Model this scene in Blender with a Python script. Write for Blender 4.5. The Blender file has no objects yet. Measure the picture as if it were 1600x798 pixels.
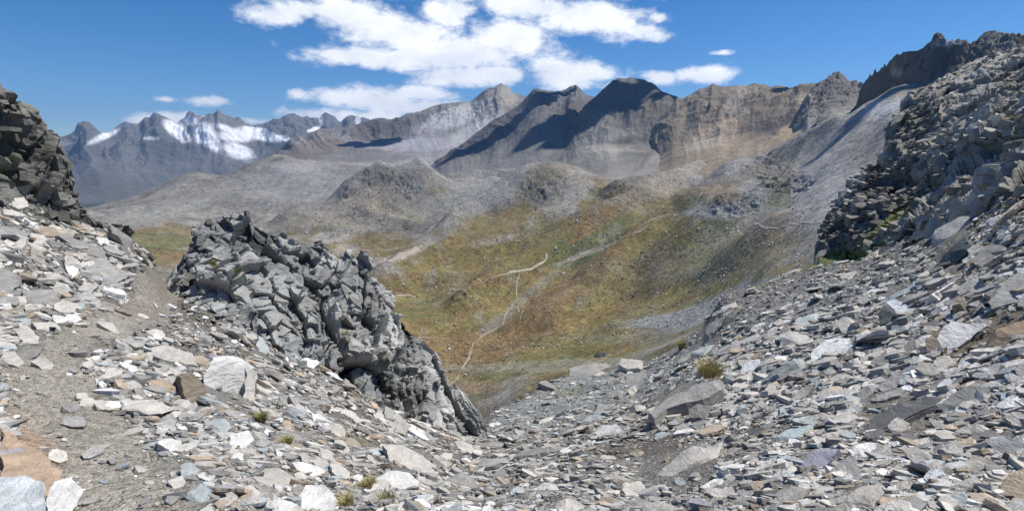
import bpy, bmesh, math, random
import numpy as np
from mathutils import Vector
R = math.radians
SC = bpy.context.scene
COL = SC.collection

# ------------------------------------------------------------------ camera
PITCH = R(11.3); FPX = 800.0; EYE = 1.65
cam_d = bpy.data.cameras.new('camera'); cam = bpy.data.objects.new('camera', cam_d)
COL.objects.link(cam); SC.camera = cam
cam.location = (0, 0, EYE); cam.rotation_euler = (R(90) - PITCH, 0, 0)
cam_d.sensor_width = 36; cam_d.lens = 18.0
cam_d.clip_start = 0.05; cam_d.clip_end = 120000

# ------------------------------------------------------------------ sun, sky, exposure
SUN_EL, SUN_AZ = R(60), R(72)          # azimuth from +Y towards +X
to_sun = Vector((math.sin(SUN_AZ)*math.cos(SUN_EL), math.cos(SUN_AZ)*math.cos(SUN_EL), math.sin(SUN_EL)))
sd = bpy.data.lights.new('sun', 'SUN'); sd.energy = 4.9; sd.angle = R(0.53); sd.color = (1, .95, .875)
so = bpy.data.objects.new('sun', sd); COL.objects.link(so)
so.rotation_euler = to_sun.to_track_quat('Z', 'Y').to_euler(); so.location = (0, 0, 400)
SC.view_settings.view_transform = 'Standard'; SC.view_settings.look = 'None'
SC.view_settings.gamma = 1; SC.view_settings.use_curve_mapping = False
SC.view_settings.exposure = 0.17

def ray(px, py):
    px = np.asarray(px, float); py = np.asarray(py, float)
    u = (px-800)/FPX; v = (399-py)/FPX
    return u, math.cos(PITCH)+v*math.sin(PITCH), -math.sin(PITCH)+v*math.cos(PITCH)

W = bpy.data.worlds.new('World'); SC.world = W; W.use_nodes = True
nt = W.node_tree; nt.nodes.clear()
def N(t, typ, **kw):
    n = t.nodes.new(typ)
    for k, v in kw.items(): setattr(n, k, v)
    return n
def L(t, a, b): t.links.new(a, b)
def M(t, op, a, b=None, c=None, clamp=False):
    n = N(t, 'ShaderNodeMath', operation=op); n.use_clamp = clamp
    for i, x in enumerate((a, b, c)):
        if x is None: continue
        if isinstance(x, (int, float)): n.inputs[i].default_value = x
        else: L(t, x, n.inputs[i])
    return n.outputs[0]
sky = N(nt, 'ShaderNodeTexSky', sky_type='NISHITA'); sky.sun_disc = False
sky.sun_elevation = SUN_EL; sky.sun_rotation = SUN_AZ; sky.altitude = 2600
sky.air_density = 1.0; sky.dust_density = 0.5; sky.ozone_density = 3.0
tc = N(nt, 'ShaderNodeTexCoord')
def dotv(vec):
    n = N(nt, 'ShaderNodeVectorMath', operation='DOT_PRODUCT'); L(nt, tc.outputs['Generated'], n.inputs[0])
    n.inputs[1].default_value = vec; return n.outputs['Value']
# cloud masses by direction: centre px, py, half width, half height, tilt
CL = [(480,16,70,16,0),(600,45,80,34,0),(585,92,115,18,-2),(800,62,70,34,0),(735,118,110,20,0),(640,148,90,14,0),(860,105,50,16,0),(700,20,60,20,0),(705,85,160,32,2),(640,60,70,30,10),(545,22,75,26,0),(430,22,62,17,4),(840,12,110,22,-6),(915,28,110,30,-6),(1010,50,40,12,-14),
      (760,118,90,20,0),(890,118,80,24,0),(1035,122,28,11,-10),(1100,119,50,17,0),(590,158,110,22,-2),
      (665,168,100,17,0),(560,186,110,17,0),(500,178,60,12,0),(322,157,34,8,0),(222,187,26,10,0),(275,186,38,10,0),(400,190,45,7,0),
      (1128,83,20,4,0),(262,155,16,5,0),(462,146,16,8,0),(525,88,60,12,-2),(1025,28,16,8,0),(720,-25,230,26,0),(980,-30,120,30,0)]
mask = None
for (cx, cy, rw, rh, tl) in CL:
    d = Vector([float(k) for k in ray(cx, cy)]).normalized()
    rgt = d.cross(Vector((0, 0, 1))).normalized(); up = rgt.cross(d).normalized()
    t = R(tl); r2 = rgt*math.cos(t)+up*math.sin(t); u2 = -rgt*math.sin(t)+up*math.cos(t)
    k = d.dot(Vector((0, math.cos(PITCH), -math.sin(PITCH))))      # pixels per radian shrink off axis
    a = rw/FPX*k; b = rh/FPX*k
    x = M(nt, 'MULTIPLY', dotv(r2), 1/a); y = M(nt, 'MULTIPLY', dotv(u2), 1/b)
    q = M(nt, 'SQRT', M(nt, 'ADD', M(nt, 'MULTIPLY', x, x), M(nt, 'MULTIPLY', y, y)))
    m = M(nt, 'SUBTRACT', 1.0, M(nt, 'MINIMUM', q, 2.2))
    m = M(nt, 'MULTIPLY', m, min(1.0, .45+rh/45))
    f = M(nt, 'GREATER_THAN', dotv(d), 0.0)
    m = M(nt, 'SUBTRACT', m, M(nt, 'MULTIPLY', M(nt, 'SUBTRACT', 1.0, f), 9.0))
    mask = m if mask is None else M(nt, 'MAXIMUM', mask, m)
mp = N(nt, 'ShaderNodeMapping'); mp.inputs['Scale'].default_value = (1, 1, 1.9); L(nt, tc.outputs['Generated'], mp.inputs[0])
def wnoise(sc, det, rough, dist=0.0):
    n = N(nt, 'ShaderNodeTexNoise'); n.inputs['Scale'].default_value = sc; n.inputs['Detail'].default_value = det
    n.inputs['Roughness'].default_value = rough; n.inputs['Distortion'].default_value = dist
    L(nt, mp.outputs[0], n.inputs['Vector']); return n.outputs[0]
n1 = wnoise(17, 12, .66, .2); n2 = wnoise(6, 4, .5)
v = M(nt, 'ADD', M(nt, 'ADD', M(nt, 'MULTIPLY', mask, 1.35), .10), M(nt, 'MULTIPLY', M(nt, 'SUBTRACT', n1, .5), 2.6))
mr = N(nt, 'ShaderNodeMapRange', interpolation_type='SMOOTHSTEP'); L(nt, v, mr.inputs[0])
mr.inputs[1].default_value = -.12; mr.inputs[2].default_value = .8
sh = N(nt, 'ShaderNodeMapRange'); L(nt, M(nt, 'ADD', n2, M(nt, 'MULTIPLY', n1, .7)), sh.inputs[0])
sh.inputs[1].default_value = .62; sh.inputs[2].default_value = 1.05; sh.inputs[3].default_value = 0; sh.inputs[4].default_value = 1
cc = N(nt, 'ShaderNodeMix', data_type='RGBA'); L(nt, sh.outputs[0], cc.inputs[0])
cc.inputs[6].default_value = (7.4, 7.9, 8.7, 1); cc.inputs[7].default_value = (11.2, 11.2, 11.3, 1)
tint = N(nt, 'ShaderNodeMix', data_type='RGBA', blend_type='MULTIPLY'); tint.inputs[0].default_value = 1
hs = N(nt, 'ShaderNodeHueSaturation'); hs.inputs['Saturation'].default_value = 1.35; L(nt, sky.outputs[0], hs.inputs['Color'])
L(nt, hs.outputs[0], tint.inputs[6]); tint.inputs[7].default_value = (.84, .93, 1.0, 1)
mx = N(nt, 'ShaderNodeMix', data_type='RGBA'); L(nt, mr.outputs[0], mx.inputs[0])
L(nt, tint.outputs[2], mx.inputs[6]); L(nt, cc.outputs[2], mx.inputs[7])
bg = N(nt, 'ShaderNodeBackground'); bg.inputs[1].default_value = .105; L(nt, mx.outputs[2], bg.inputs[0])
wo = N(nt, 'ShaderNodeOutputWorld'); L(nt, bg.outputs[0], wo.inputs[0])

# ------------------------------------------------------------------ numeric helpers
rng = np.random.default_rng(7)
TB = rng.random((64, 64, 64)).astype(np.float32)
def vnoise(x, y, z):
    xi = np.floor(x).astype(np.int64); yi = np.floor(y).astype(np.int64); zi = np.floor(z).astype(np.int64)
    fx = (x-xi).astype(np.float32); fy = (y-yi).astype(np.float32); fz = (z-zi).astype(np.float32)
    fx = fx*fx*fx*(fx*(fx*6-15)+10); fy = fy*fy*fy*(fy*(fy*6-15)+10); fz = fz*fz*fz*(fz*(fz*6-15)+10)
    x0 = xi & 63; x1 = (xi+1) & 63; y0 = yi & 63; y1 = (yi+1) & 63; z0 = zi & 63; z1 = (zi+1) & 63
    def lx(a, b): return TB[x0, a, b]*(1-fx)+TB[x1, a, b]*fx
    c0 = lx(y0, z0)*(1-fy)+lx(y1, z0)*fy; c1 = lx(y0, z1)*(1-fy)+lx(y1, z1)*fy
    return (c0*(1-fz)+c1*fz)*2-1
def fbm(x, y, z, octs=5, gain=.5, ridged=False):
    z = np.zeros_like(x)+z; s = 0; a = 1.0; t = 0
    for o in range(octs):
        n = vnoise(x+o*17.3, y+o*9.1, z+o*5.7)
        if ridged: n = 1-2*np.abs(n)
        s = s+a*n; t += a; a *= gain
        x, y, z = (x*.8-y*.6)*2.03, (x*.6+y*.8)*2.03, z*2.03
    return s/t
def hash3(i, j, k, s):
    return TB[(i*7+s*13) & 63, (j*11+s*5+k*3) & 63, (k*5+i*3+s*29) & 63]
def facets(p, tilt=.6, seed=0):
    """blocky fracture: every 3-D cell is a tilted flat face; returns height and distance to the crack"""
    i0 = np.floor(p).astype(np.int64)
    bd = np.full(len(p), 9e9, np.float32); b2 = bd.copy(); h = np.zeros(len(p), np.float32)
    for dx in (-1, 0, 1):
        for dy in (-1, 0, 1):
            for dz in (-1, 0, 1):
                i = i0[:, 0]+dx; j = i0[:, 1]+dy; k = i0[:, 2]+dz
                ox = p[:, 0]-i-hash3(i, j, k, seed+1); oy = p[:, 1]-j-hash3(i, j, k, seed+2); oz = p[:, 2]-k-hash3(i, j, k, seed+3)
                d = ox*ox+oy*oy+oz*oz
                m = d < bd
                hh = hash3(i, j, k, seed+4)*2-1+tilt*(ox*(hash3(i, j, k, seed+5)*2-1)+oy*(hash3(i, j, k, seed+6)*2-1)+oz*(hash3(i, j, k, seed+7)*2-1))*2
                b2 = np.where(m, bd, np.minimum(b2, d)); h = np.where(m, hh, h); bd = np.where(m, d, bd)
    return h, np.sqrt(b2)-np.sqrt(bd)
def sstep(a, b, x):
    t = np.clip((x-a)/(b-a), 0, 1); return t*t*(3-2*t)
def unproj(px, py, r):
    dx, dy, dz = ray(px, py); h = np.sqrt(dx*dx+dy*dy); s = np.asarray(r)/h
    return dx*s, dy*s, dz*s+EYE
def proj(x, y, z):
    z = z-EYE; c, s = math.cos(PITCH), math.sin(PITCH)
    f = y*c-z*s; v = y*s+z*c; f = np.maximum(f, 1e-3)
    return 800+FPX*x/f, 399-FPX*v/f
def smooth(a, n, axis):
    if n < 1: return a
    k = np.hanning(2*n+3)[1:-1]; k /= k.sum()
    pad = [(0, 0), (0, 0)]; pad[axis] = (n, n)
    b = np.pad(a, pad, mode='edge'); out = np.zeros_like(a)
    for i, w in enumerate(k):
        sl = [slice(None), slice(None)]; sl[axis] = slice(i, i+a.shape[axis]); out += w*b[tuple(sl)]
    return out
def loft(rows, az0, az1, nc, ns, smr=0, smc=0):
    """rows of (px, py, r) going outward -> grid of az, r, z ; rows may also be ('z', [(px, r, z)])"""
    az = np.linspace(R(az0), R(az1), nc); RR = []; ZZ = []
    for row in rows:
        a = np.array(row, float)
        if a.shape[1] == 4:                       # px, py, r, forced z
            x, y, z = unproj(a[:, 0], a[:, 1], a[:, 2]); z = a[:, 3]
        else: x, y, z = unproj(a[:, 0], a[:, 1], a[:, 2])
        q = np.arctan2(x, y); o = np.argsort(q)
        RR.append(np.interp(az, q[o], np.log(a[o, 2]))); ZZ.append(np.interp(az, q[o], z[o]))
    RR = np.array(RR); ZZ = np.array(ZZ); lr = []; zz = []; T = []
    for k in range(len(rows)-1):
        n = ns[k] if isinstance(ns, (list, tuple)) else ns
        t = np.linspace(0, 1, n, endpoint=(k == len(rows)-2))
        lr.append(RR[k]+(RR[k+1]-RR[k])*t[:, None]); zz.append(ZZ[k]+(ZZ[k+1]-ZZ[k])*t[:, None]); T.append(k+t)
    lr = np.concatenate(lr); zz = np.concatenate(zz); T = np.concatenate(T)
    if smr: zz = smooth(zz, smr, 0); lr = smooth(lr, smr, 0)
    if smc: zz = smooth(zz, smc, 1); lr = smooth(lr, smc, 1)
    r = np.exp(lr)
    return az, T, np.sin(az)[None, :]*r, np.cos(az)[None, :]*r, zz
def link_mesh(name, co, faces, mat, smooth_sh=True, cols=None, parent=None, uv=None):
    me = bpy.data.meshes.new(name); nv = len(co); nf = len(faces); k = faces.shape[1]
    me.vertices.add(nv); me.vertices.foreach_set('co', np.ascontiguousarray(co, np.float32).ravel())
    me.loops.add(nf*k); me.loops.foreach_set('vertex_index', np.ascontiguousarray(faces, np.int32).ravel())
    me.polygons.add(nf); me.polygons.foreach_set('loop_start', np.arange(0, nf*k, k, dtype=np.int32))
    me.polygons.foreach_set('loop_total', np.full(nf, k, np.int32))
    me.polygons.foreach_set('use_smooth', np.full(nf, smooth_sh))
    if cols is not None:
        c = np.ones((nv, 4), np.float32); c[:, :cols.shape[1]] = cols
        at = me.color_attributes.new('tint', 'FLOAT_COLOR', 'POINT'); at.data.foreach_set('color', c.ravel())
    me.update(calc_edges=True)
    o = bpy.data.objects.new(name, me); COL.objects.link(o)
    if mat: me.materials.append(mat)
    if parent: o.parent = parent
    return o
def grid_faces(nr, nc):
    i = np.arange((nr-1)*(nc-1)); a = (i//(nc-1))*nc+i % (nc-1)
    return np.stack([a, a+1, a+nc+1, a+nc], 1)
def tag(o, label=None, cat=None, group=None, kind=None):
    if label: o['label'] = label
    if cat: o['category'] = cat
    if group: o['group'] = group
    if kind: o['kind'] = kind
    return o
def paint(base, px, py, blobs, nx, warp=14):
    """land cover patches: (cx, cy, rx, ry, angle, colour, strength)"""
    c = base
    for (cx, cy, rx, ry, an, colr, st) in blobs:
        a = R(an); dx = px-cx; dy = -(py-cy)
        u = (dx*math.cos(a)+dy*math.sin(a))/rx; v = (-dx*math.sin(a)+dy*math.cos(a))/ry
        d = np.sqrt(u*u+v*v)+nx*.55
        w = (st*(1-sstep(.55, 1.15, d)))[..., None]
        c = c*(1-w)+np.array(colr)*w
    return c
def normals(X, Y, Z):
    P = np.stack([X, Y, Z], -1); du = np.gradient(P, axis=1); dv = np.gradient(P, axis=0)
    n = np.cross(du, dv); n /= np.linalg.norm(n, axis=-1, keepdims=True)+1e-12
    n *= np.sign(n[..., 2:3]+1e-9); return n

# ------------------------------------------------------------------ materials
def terrain_mat(name, scales, bump_d, spread=.35, speck=None, rough=.9, facet=None):
    """vertex land-cover colour broken up by world-space noise and bump"""
    m = bpy.data.materials.new(name); m.use_nodes = True; t = m.node_tree; b = t.nodes['Principled BSDF']
    b.inputs['Roughness'].default_value = rough; b.inputs['Specular IOR Level'].default_value = .15
    at = N(t, 'ShaderNodeVertexColor', layer_name='tint'); g = N(t, 'ShaderNodeNewGeometry')
    hs = None
    for s, wgt in scales:
        n = N(t, 'ShaderNodeTexNoise'); n.inputs['Scale'].default_value = s; n.inputs['Detail'].default_value = 5
        n.inputs['Roughness'].default_value = .65; L(t, g.outputs['Position'], n.inputs['Vector'])
        q = M(t, 'MULTIPLY', n.outputs[0], wgt); hs = q if hs is None else M(t, 'ADD', hs, q)
    tot = sum(w for _, w in scales)
    f = M(t, 'ADD', 1.0, M(t, 'MULTIPLY', M(t, 'SUBTRACT', M(t, 'MULTIPLY', hs, 1/tot), .5), spread*6))
    f = M(t, 'MAXIMUM', f, .25)
    height = hs
    colo = at.outputs[0]
    if speck:                                     # loose pale and dark stones too small to model
        for (s, amt) in speck:
            vo = N(t, 'ShaderNodeTexVoronoi'); vo.inputs['Scale'].default_value = s; L(t, g.outputs['Position'], vo.inputs['Vector'])
            sp = N(t, 'ShaderNodeSeparateColor'); L(t, vo.outputs['Color'], sp.inputs[0])
            e = M(t, 'MULTIPLY', M(t, 'SUBTRACT', sp.outputs[0], .45), amt)
            f = M(t, 'ADD', f, e)
            height = M(t, 'ADD', height, M(t, 'MULTIPLY', M(t, 'SUBTRACT', sp.outputs[1], M(t, 'MULTIPLY', vo.outputs[0], 1.0)), .5))
    mul = N(t, 'ShaderNodeVectorMath', operation='SCALE'); L(t, colo, mul.inputs[0]); L(t, f, mul.inputs[3])
    L(t, mul.outputs[0], b.inputs['Base Color'])
    bp = N(t, 'ShaderNodeBump'); bp.inputs['Strength'].default_value = 1; bp.inputs['Distance'].default_value = bump_d
    L(t, height, bp.inputs['Height']); L(t, bp.outputs[0], b.inputs['Normal'])
    return m
M_far = terrain_mat('far_rock', [(.0018, 1), (.008, 1)], 45, .22)
M_mtn = terrain_mat('mountain_rock', [(.012, 1), (.06, .8)], 7, .26)
M_val = terrain_mat('alpine_ground', [(.02, 1), (.15, .8)], 1.3, .26, speck=[(.30, .75), (.11, .4)])
M_gnd = terrain_mat('gravelly_soil', [(1.2, 1), (14, .8)], .035, .22, speck=[(26, .55), (60, .5)])
def rock_mat(name, sc=1.0, objcol=False):
    m = bpy.data.materials.new(name); m.use_nodes = True; t = m.node_tree; b = t.nodes['Principled BSDF']
    b.inputs['Roughness'].default_value = .82; b.inputs['Specular IOR Level'].default_value = .25
    at = N(t, 'ShaderNodeVertexColor', layer_name='tint'); g = N(t, 'ShaderNodeNewGeometry'); oi = N(t, 'ShaderNodeObjectInfo')
    add = N(t, 'ShaderNodeVectorMath', operation='ADD'); L(t, g.outputs['Position'], add.inputs[0]); L(t, oi.outputs['Random'], add.inputs[1])
    mpp = N(t, 'ShaderNodeMapping'); mpp.inputs['Rotation'].default_value = (R(25), R(-30), 0); mpp.inputs['Scale'].default_value = (1, 1, 4.5)
    L(t, add.outputs[0], mpp.inputs[0])
    def nz(s, d, r, src, dist=0):
        n = N(t, 'ShaderNodeTexNoise'); n.inputs['Scale'].default_value = s*sc; n.inputs['Detail'].default_value = d
        n.inputs['Roughness'].default_value = r; n.inputs['Distortion'].default_value = dist; L(t, src, n.inputs['Vector']); return n.outputs[0]
    a = nz(2.2, 6, .65, add.outputs[0]); s_ = nz(5, 6, .7, mpp.outputs[0], .4); c = nz(45, 3, .6, add.outputs[0])
    f = M(t, 'ADD', M(t, 'MULTIPLY', M(t, 'SUBTRACT', a, .5), 1.0), M(t, 'MULTIPLY', M(t, 'SUBTRACT', s_, .5), 1.3))
    f = M(t, 'ADD', f, M(t, 'MULTIPLY', M(t, 'SUBTRACT', c, .5), .5)); f = M(t, 'MAXIMUM', M(t, 'ADD', f, 1.0), .3)
    mul = N(t, 'ShaderNodeVectorMath', operation='SCALE'); L(t, oi.outputs['Color'] if objcol else at.outputs[0], mul.inputs[0]); L(t, f, mul.inputs[3])
    # lichen and rust stains
    ln = nz(7, 5, .7, add.outputs[0]); lm = N(t, 'ShaderNodeMapRange'); L(t, ln, lm.inputs[0]); lm.inputs[1].default_value = .6; lm.inputs[2].default_value = .72; lm.inputs[4].default_value = .45
    mixn = N(t, 'ShaderNodeMix', data_type='RGBA'); L(t, lm.outputs[0], mixn.inputs[0]); L(t, mul.outputs[0], mixn.inputs[6]); mixn.inputs[7].default_value = (.20, .165, .11, 1)
    L(t, mixn.outputs[2], b.inputs['Base Color'])
    hh = M(t, 'ADD', M(t, 'MULTIPLY', a, .6), M(t, 'ADD', s_, M(t, 'MULTIPLY', c, .18)))
    bp = N(t, 'ShaderNodeBump'); bp.inputs['Strength'].default_value = .8; bp.inputs['Distance'].default_value = .06/sc
    L(t, hh, bp.inputs['Height']); L(t, bp.outputs[0], b.inputs['Normal'])
    return m
M_rock = rock_mat('schist', 1.0)
M_crag = rock_mat('outcrop_rock', .45)
M_slab = rock_mat('loose_schist', 1.6, True)
def plain_mat(name, col, rough=.9):
    m = bpy.data.materials.new(name); m.use_nodes = True; t = m.node_tree; b = t.nodes['Principled BSDF']; b.inputs['Roughness'].default_value = rough
    g = N(t, 'ShaderNodeNewGeometry'); n = N(t, 'ShaderNodeTexNoise'); n.inputs['Scale'].default_value = 9; L(t, g.outputs['Position'], n.inputs['Vector'])
    mul = N(t, 'ShaderNodeVectorMath', operation='SCALE'); mul.inputs[0].default_value = col
    L(t, M(t, 'ADD', M(t, 'MULTIPLY', n.outputs[0], 1.2), .4), mul.inputs[3]); L(t, mul.outputs[0], b.inputs['Base Color']); return m
M_grass = plain_mat('grass_blades', (.20, .19, .07))
M_path = plain_mat('trodden_earth', (.385, .34, .27))
M_cloud = plain_mat('cloud_vapour', (.8, .8, .8))

# ================================================================== SETTING
# ---- ground of the pass (near slope)
E_EDGE = [(-500,290,18),(-200,290,16),(0,292,15),(60,315,15),(125,337,15),(210,370,15.5),(238,398,16),(258,436,16.5),(310,450,17),(400,500,16.5),(500,560,16),(600,625,16.5),(700,664,18),(750,672,20),
          (775,640,28),(820,608,32),(900,585,36),(1000,570,38),(1050,542,38),(1105,500,37),(1130,462,37),(1200,440,39),(1280,412,42),(1340,400,42),(1400,378,36),(1500,335,28),(1600,290,22),(1900,200,20),(2400,150,20)]
def drop(row, f, dz):
    out = []
    for (px, py, r) in row:
        x, y, z = unproj(px, py, r); k = f if px < 1290 else 1.25; q = dz if px < 1290 else -.02
        out.append((px, py, r*k, float(z)+q*r*(k-1)))
    return out
FR = [
 [(-500,900,.8,0),(800,900,.8,0),(2400,900,.8,0)],
 [(-500,798,3.6),(0,798,3.2),(250,798,2.6),(500,798,2.4),(750,798,2.3),(1000,798,2.3),(1200,798,2.4),(1400,798,2.6),(1600,798,3.0),(2400,798,3.6)],
 [(-500,600,6),(0,600,5.5),(250,650,4.5),(500,700,4),(750,740,4.5),(1000,720,5),(1200,680,5),(1400,640,5.5),(1600,640,5),(2400,560,6)],
 [(-500,480,9),(0,480,8),(250,550,7),(500,640,6.5),(620,690,6.8),(750,705,8),(1000,650,9),(1200,560,11),(1400,520,10),(1600,490,8),(2400,400,9)],
 [(-500,400,12),(0,400,10),(125,430,11),(250,490,11),(400,560,10),(500,605,10),(620,662,11),(750,685,13),(850,660,16),(1000,605,19),(1200,490,20),(1400,440,18),(1600,380,13),(2400,280,13)],
 E_EDGE]
FR += [drop(E_EDGE, 1.25, -1.0), drop(E_EDGE, 3.2, -1.0)]
azF, TF, XF, YF, ZF = loft(FR, -62, 62, 1150, [30, 110, 120, 120, 130, 12, 8], smr=8, smc=7)
amp = np.clip(np.hypot(XF, YF)/6, .25, 3)
ZF = ZF+.16*amp*fbm(XF/(3.0), YF/3.0, 0.0, 4)+.05*fbm(XF*1.6, YF*1.6, 3.0, 4, .6)
hc, _ = facets(np.stack([XF.ravel()*2.2, YF.ravel()*2.2, ZF.ravel()*2.2], 1), .7, 3)
pxF, pyF = proj(XF, YF, ZF)
# trodden path mask (smooth), world-space distance to the walking line
def seg_dist(X, Y, pts):
    d = np.full(X.shape, 1e9)
    for (a, b) in zip(pts[:-1], pts[1:]):
        ax, ay = a; bx, by = b; L2 = (bx-ax)**2+(by-ay)**2+1e-9
        t = np.clip(((X-ax)*(bx-ax)+(Y-ay)*(by-ay))/L2, 0, 1)
        d = np.minimum(d, np.hypot(X-ax-t*(bx-ax), Y-ay-t*(by-ay)))
    return d
def hitF(px, py):
    """where the sight line through a photo point meets the near ground"""
    dx, dy, dz = [float(k) for k in ray(px, py)]
    c = int(np.clip(round((math.atan2(dx, dy)-azF[0])/(azF[1]-azF[0])), 0, len(azF)-1))
    r = np.hypot(XF[:, c], YF[:, c]); el = (ZF[:, c]-EYE)/r; te = dz/math.hypot(dx, dy)
    i = np.argmax(el >= te) if (el >= te).any() else int(np.argmax(el))
    if i == 0: i = 1
    a, b = el[i-1], el[i]; t = np.clip((te-a)/(b-a+1e-9), 0, 1)
    rr = r[i-1]+(r[i]-r[i-1])*t; zz = ZF[i-1, c]+(ZF[i, c]-ZF[i-1, c])*t
    return math.sin(azF[c])*rr, math.cos(azF[c])*rr, zz, i, c
PATH = [(205,830),(190,760),(150,680),(95,620),(70,570),(120,525),(190,495),(235,480),(258,455),(262,440)]
pathw = [hitF(*p)[:2] for p in PATH]
dpath = seg_dist(XF, YF, pathw)
halfw = .26
pm = 1-sstep(halfw*.6, halfw*1.5, dpath+.18*fbm(XF*1.5, YF*1.5, 7.0, 3))
ZF = ZF+hc.reshape(XF.shape)*.022*np.clip(amp, .5, 2)*(1-pm)-.04*pm
NF = normals(XF, YF, ZF); pxF, pyF = proj(XF, YF, ZF)
w = fbm(XF*.8, YF*.8, 1.0, 4); w2 = fbm(XF*.25, YF*.25, 9.0, 3)
base = np.array([.235, .225, .20])*(1+.25*w[..., None])
FB = [(330,470,120,40,-25,(.17,.155,.13),.8),(120,450,120,40,-15,(.19,.17,.14),.8),(640,625,130,35,-22,(.13,.128,.125),.8),(1530,520,110,60,35,(.22,.185,.135),.9),
      (1010,700,90,20,10,(.17,.15,.125),.7),(1360,680,200,50,30,(.20,.175,.145),.6),(860,640,140,40,20,(.36,.38,.37),.8),(1000,600,120,40,20,(.36,.37,.36),.7),(1250,500,170,60,30,(.30,.31,.30),.7),
      (790,615,40,14,25,(.15,.155,.05),.9),(880,615,50,8,10,(.2,.2,.1),.5),(1290,412,60,9,12,(.12,.14,.035),.9),(1190,435,60,14,5,(.19,.19,.1),.6),(1380,370,60,16,38,(.13,.14,.04),.9),
      (560,690,120,20,-15,(.22,.20,.14),.6),(40,690,110,50,-30,(.42,.27,.17),.7)]
colF = paint(np.broadcast_to(base, XF.shape+(3,)), pxF, pyF, FB, w)
colF = colF*(1-.85*pm[..., None])+.85*pm[..., None]*np.array([.37, .335, .275])*(1+.15*w[..., None])
ground = link_mesh('ground', np.stack([XF, YF, ZF], -1).reshape(-1, 3), grid_faces(*XF.shape), M_gnd, True, colF.reshape(-1, 3))
tag(ground, 'stony near slope of the pass falling into a gully, with a trodden path', kind='structure')

# ---- valley
VR = [
 [(-600,600,60),(0,500,60),(250,540,60),(500,740,60),(700,760,55),(750,740,55),(820,690,55),(1000,640,60),(1120,560,60),(1200,480,60),(1280,440,65),(1400,430,80),(1600,420,100),(2300,380,100)],
 [(-600,520,500),(0,480,500),(250,470,600),(500,560,600),(700,650,600),(750,632,600),(820,600,550),(1000,560,420),(1120,500,300),(1200,440,220),(1280,412,180),(1400,390,180),(1600,350,180),(2300,300,200)],
 [(-600,460,1000),(0,440,1000),(250,420,1100),(400,470,1000),(500,500,950),(600,540,880),(700,585,800),(800,570,800),(900,550,780),(1000,530,700),(1100,500,550),(1200,430,420),(1280,400,330),(1400,370,300),(1600,330,300),(2300,280,300)],
 [(-600,420,1500),(0,400,1500),(250,395,1600),(400,430,1400),(500,450,1350),(600,470,1250),(700,500,1100),(800,510,1050),(900,500,1030),(1000,490,950),(1100,460,800),(1200,395,650),(1280,368,500),(1400,340,450),(1600,300,450),(2300,220,450)],
 [(-600,370,2000),(0,370,2000),(150,370,2100),(250,370,2100),(400,390,1900),(500,400,1800),(600,408,1700),(700,425,1400),(800,430,1350),(900,430,1250),(1000,420,1150),(1100,390,1050),(1200,350,900),(1280,330,750),(1400,300,650),(1600,250,650),(2300,180,650)],
 [(-600,350,2600),(0,350,2600),(150,345,2700),(250,345,2700),(400,350,2500),(500,355,2400),(600,364,2200),(650,372,1900),(700,362,1700),(800,345,1650),(900,350,1550),(1000,350,1450),(1100,340,1300),(1200,315,1150),(1280,290,1000),(1400,250,900),(1600,200,900),(2300,120,900)],
 [(-600,338,3200),(0,338,3200),(150,336,3300),(250,315,3300),(400,300,3200),(500,300,3100),(600,305,2900),(700,312,2450),(800,310,2200),(900,305,2050),(1000,303,1900),(1100,300,1720),(1200,280,1480),(1280,250,1280),(1350,200,1250),(1400,180,1150),(1600,150,1100),(2300,100,1100)],
 [(-600,335,3800),(0,336,3900),(140,333,3900),(230,302,3900),(270,286,3900),(310,270,3900),(350,279,3900),(370,273,3900),(400,257,3900),(440,245,3900),(500,258,3800),(600,262,3500),(700,282,2900),(800,288,2550),(900,286,2330),(1000,285,2150),(1100,282,1950),(1200,255,1750),(1280,220,1600),(1350,172,1550),(1400,150,1450),(1600,120,1400),(2300,80,1400)],
 [(-600,350,4600),(0,350,4600),(250,350,4600),(380,330,4600),(440,300,4600),(600,268,4600),(700,288,3600),(800,296,3100),(1000,294,2700),(1200,272,2300),(1290,235,2100),(1400,190,2600),(1600,180,2600),(2300,180,2600)],
 [(-600,345,9000),(0,345,9000),(500,330,9000),(900,300,9000),(1300,300,7000),(2300,300,7000)],
 [(-600,275,19000),(800,275,19000),(2300,275,19000)]]
azV, TV, XV, YV, ZV = loft(VR, -56, 56, 1150, [14, 80, 90, 100, 110, 100, 90, 70, 20, 8, 6], smr=14, smc=12)
RV = np.hypot(XV, YV)
def bump(px, py, r, sx, sy, h, rot=0, pw=2.0):
    """a hill standing at photo point px, py"""
    global ZV
    x, y, _ = unproj(px, py, r); a = R(rot); dx = XV-x; dy = YV-y
    u = (dx*math.cos(a)+dy*math.sin(a))/sx; v = (-dx*math.sin(a)+dy*math.cos(a))/sy
    ZV = ZV+h*np.exp(-(u*u+v*v)**(pw/2))
bump(596,338,2350,215,150,235,20,1.15)      # pyramid knoll
bump(660,335,2350,120,90,90,-10,1.4)
bump(545,345,2350,110,80,60,0,1.5)
bump(870,325,1850,170,150,120,0,1.7)         # rounded grey green hill
bump(910,300,1950,110,90,35,0,1.5)
bump(1125,325,1420,95,70,72,0,1.5)          # dark cone
bump(1090,350,1250,40,80,20,0,1.6)
bump(1080,400,1100,170,90,48,0,2)           # broad grassy swell
bump(760,390,1500,260,60,32,25,2)
bump(950,470,1050,40,260,18,-38,2)
bump(700,450,1300,200,40,14,25,2)
bump(480,385,2150,150,60,20,0,2)
bump(540,390,2050,60,50,22,0,2)
bump(800,560,800,90,30,5,0,2)
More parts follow.
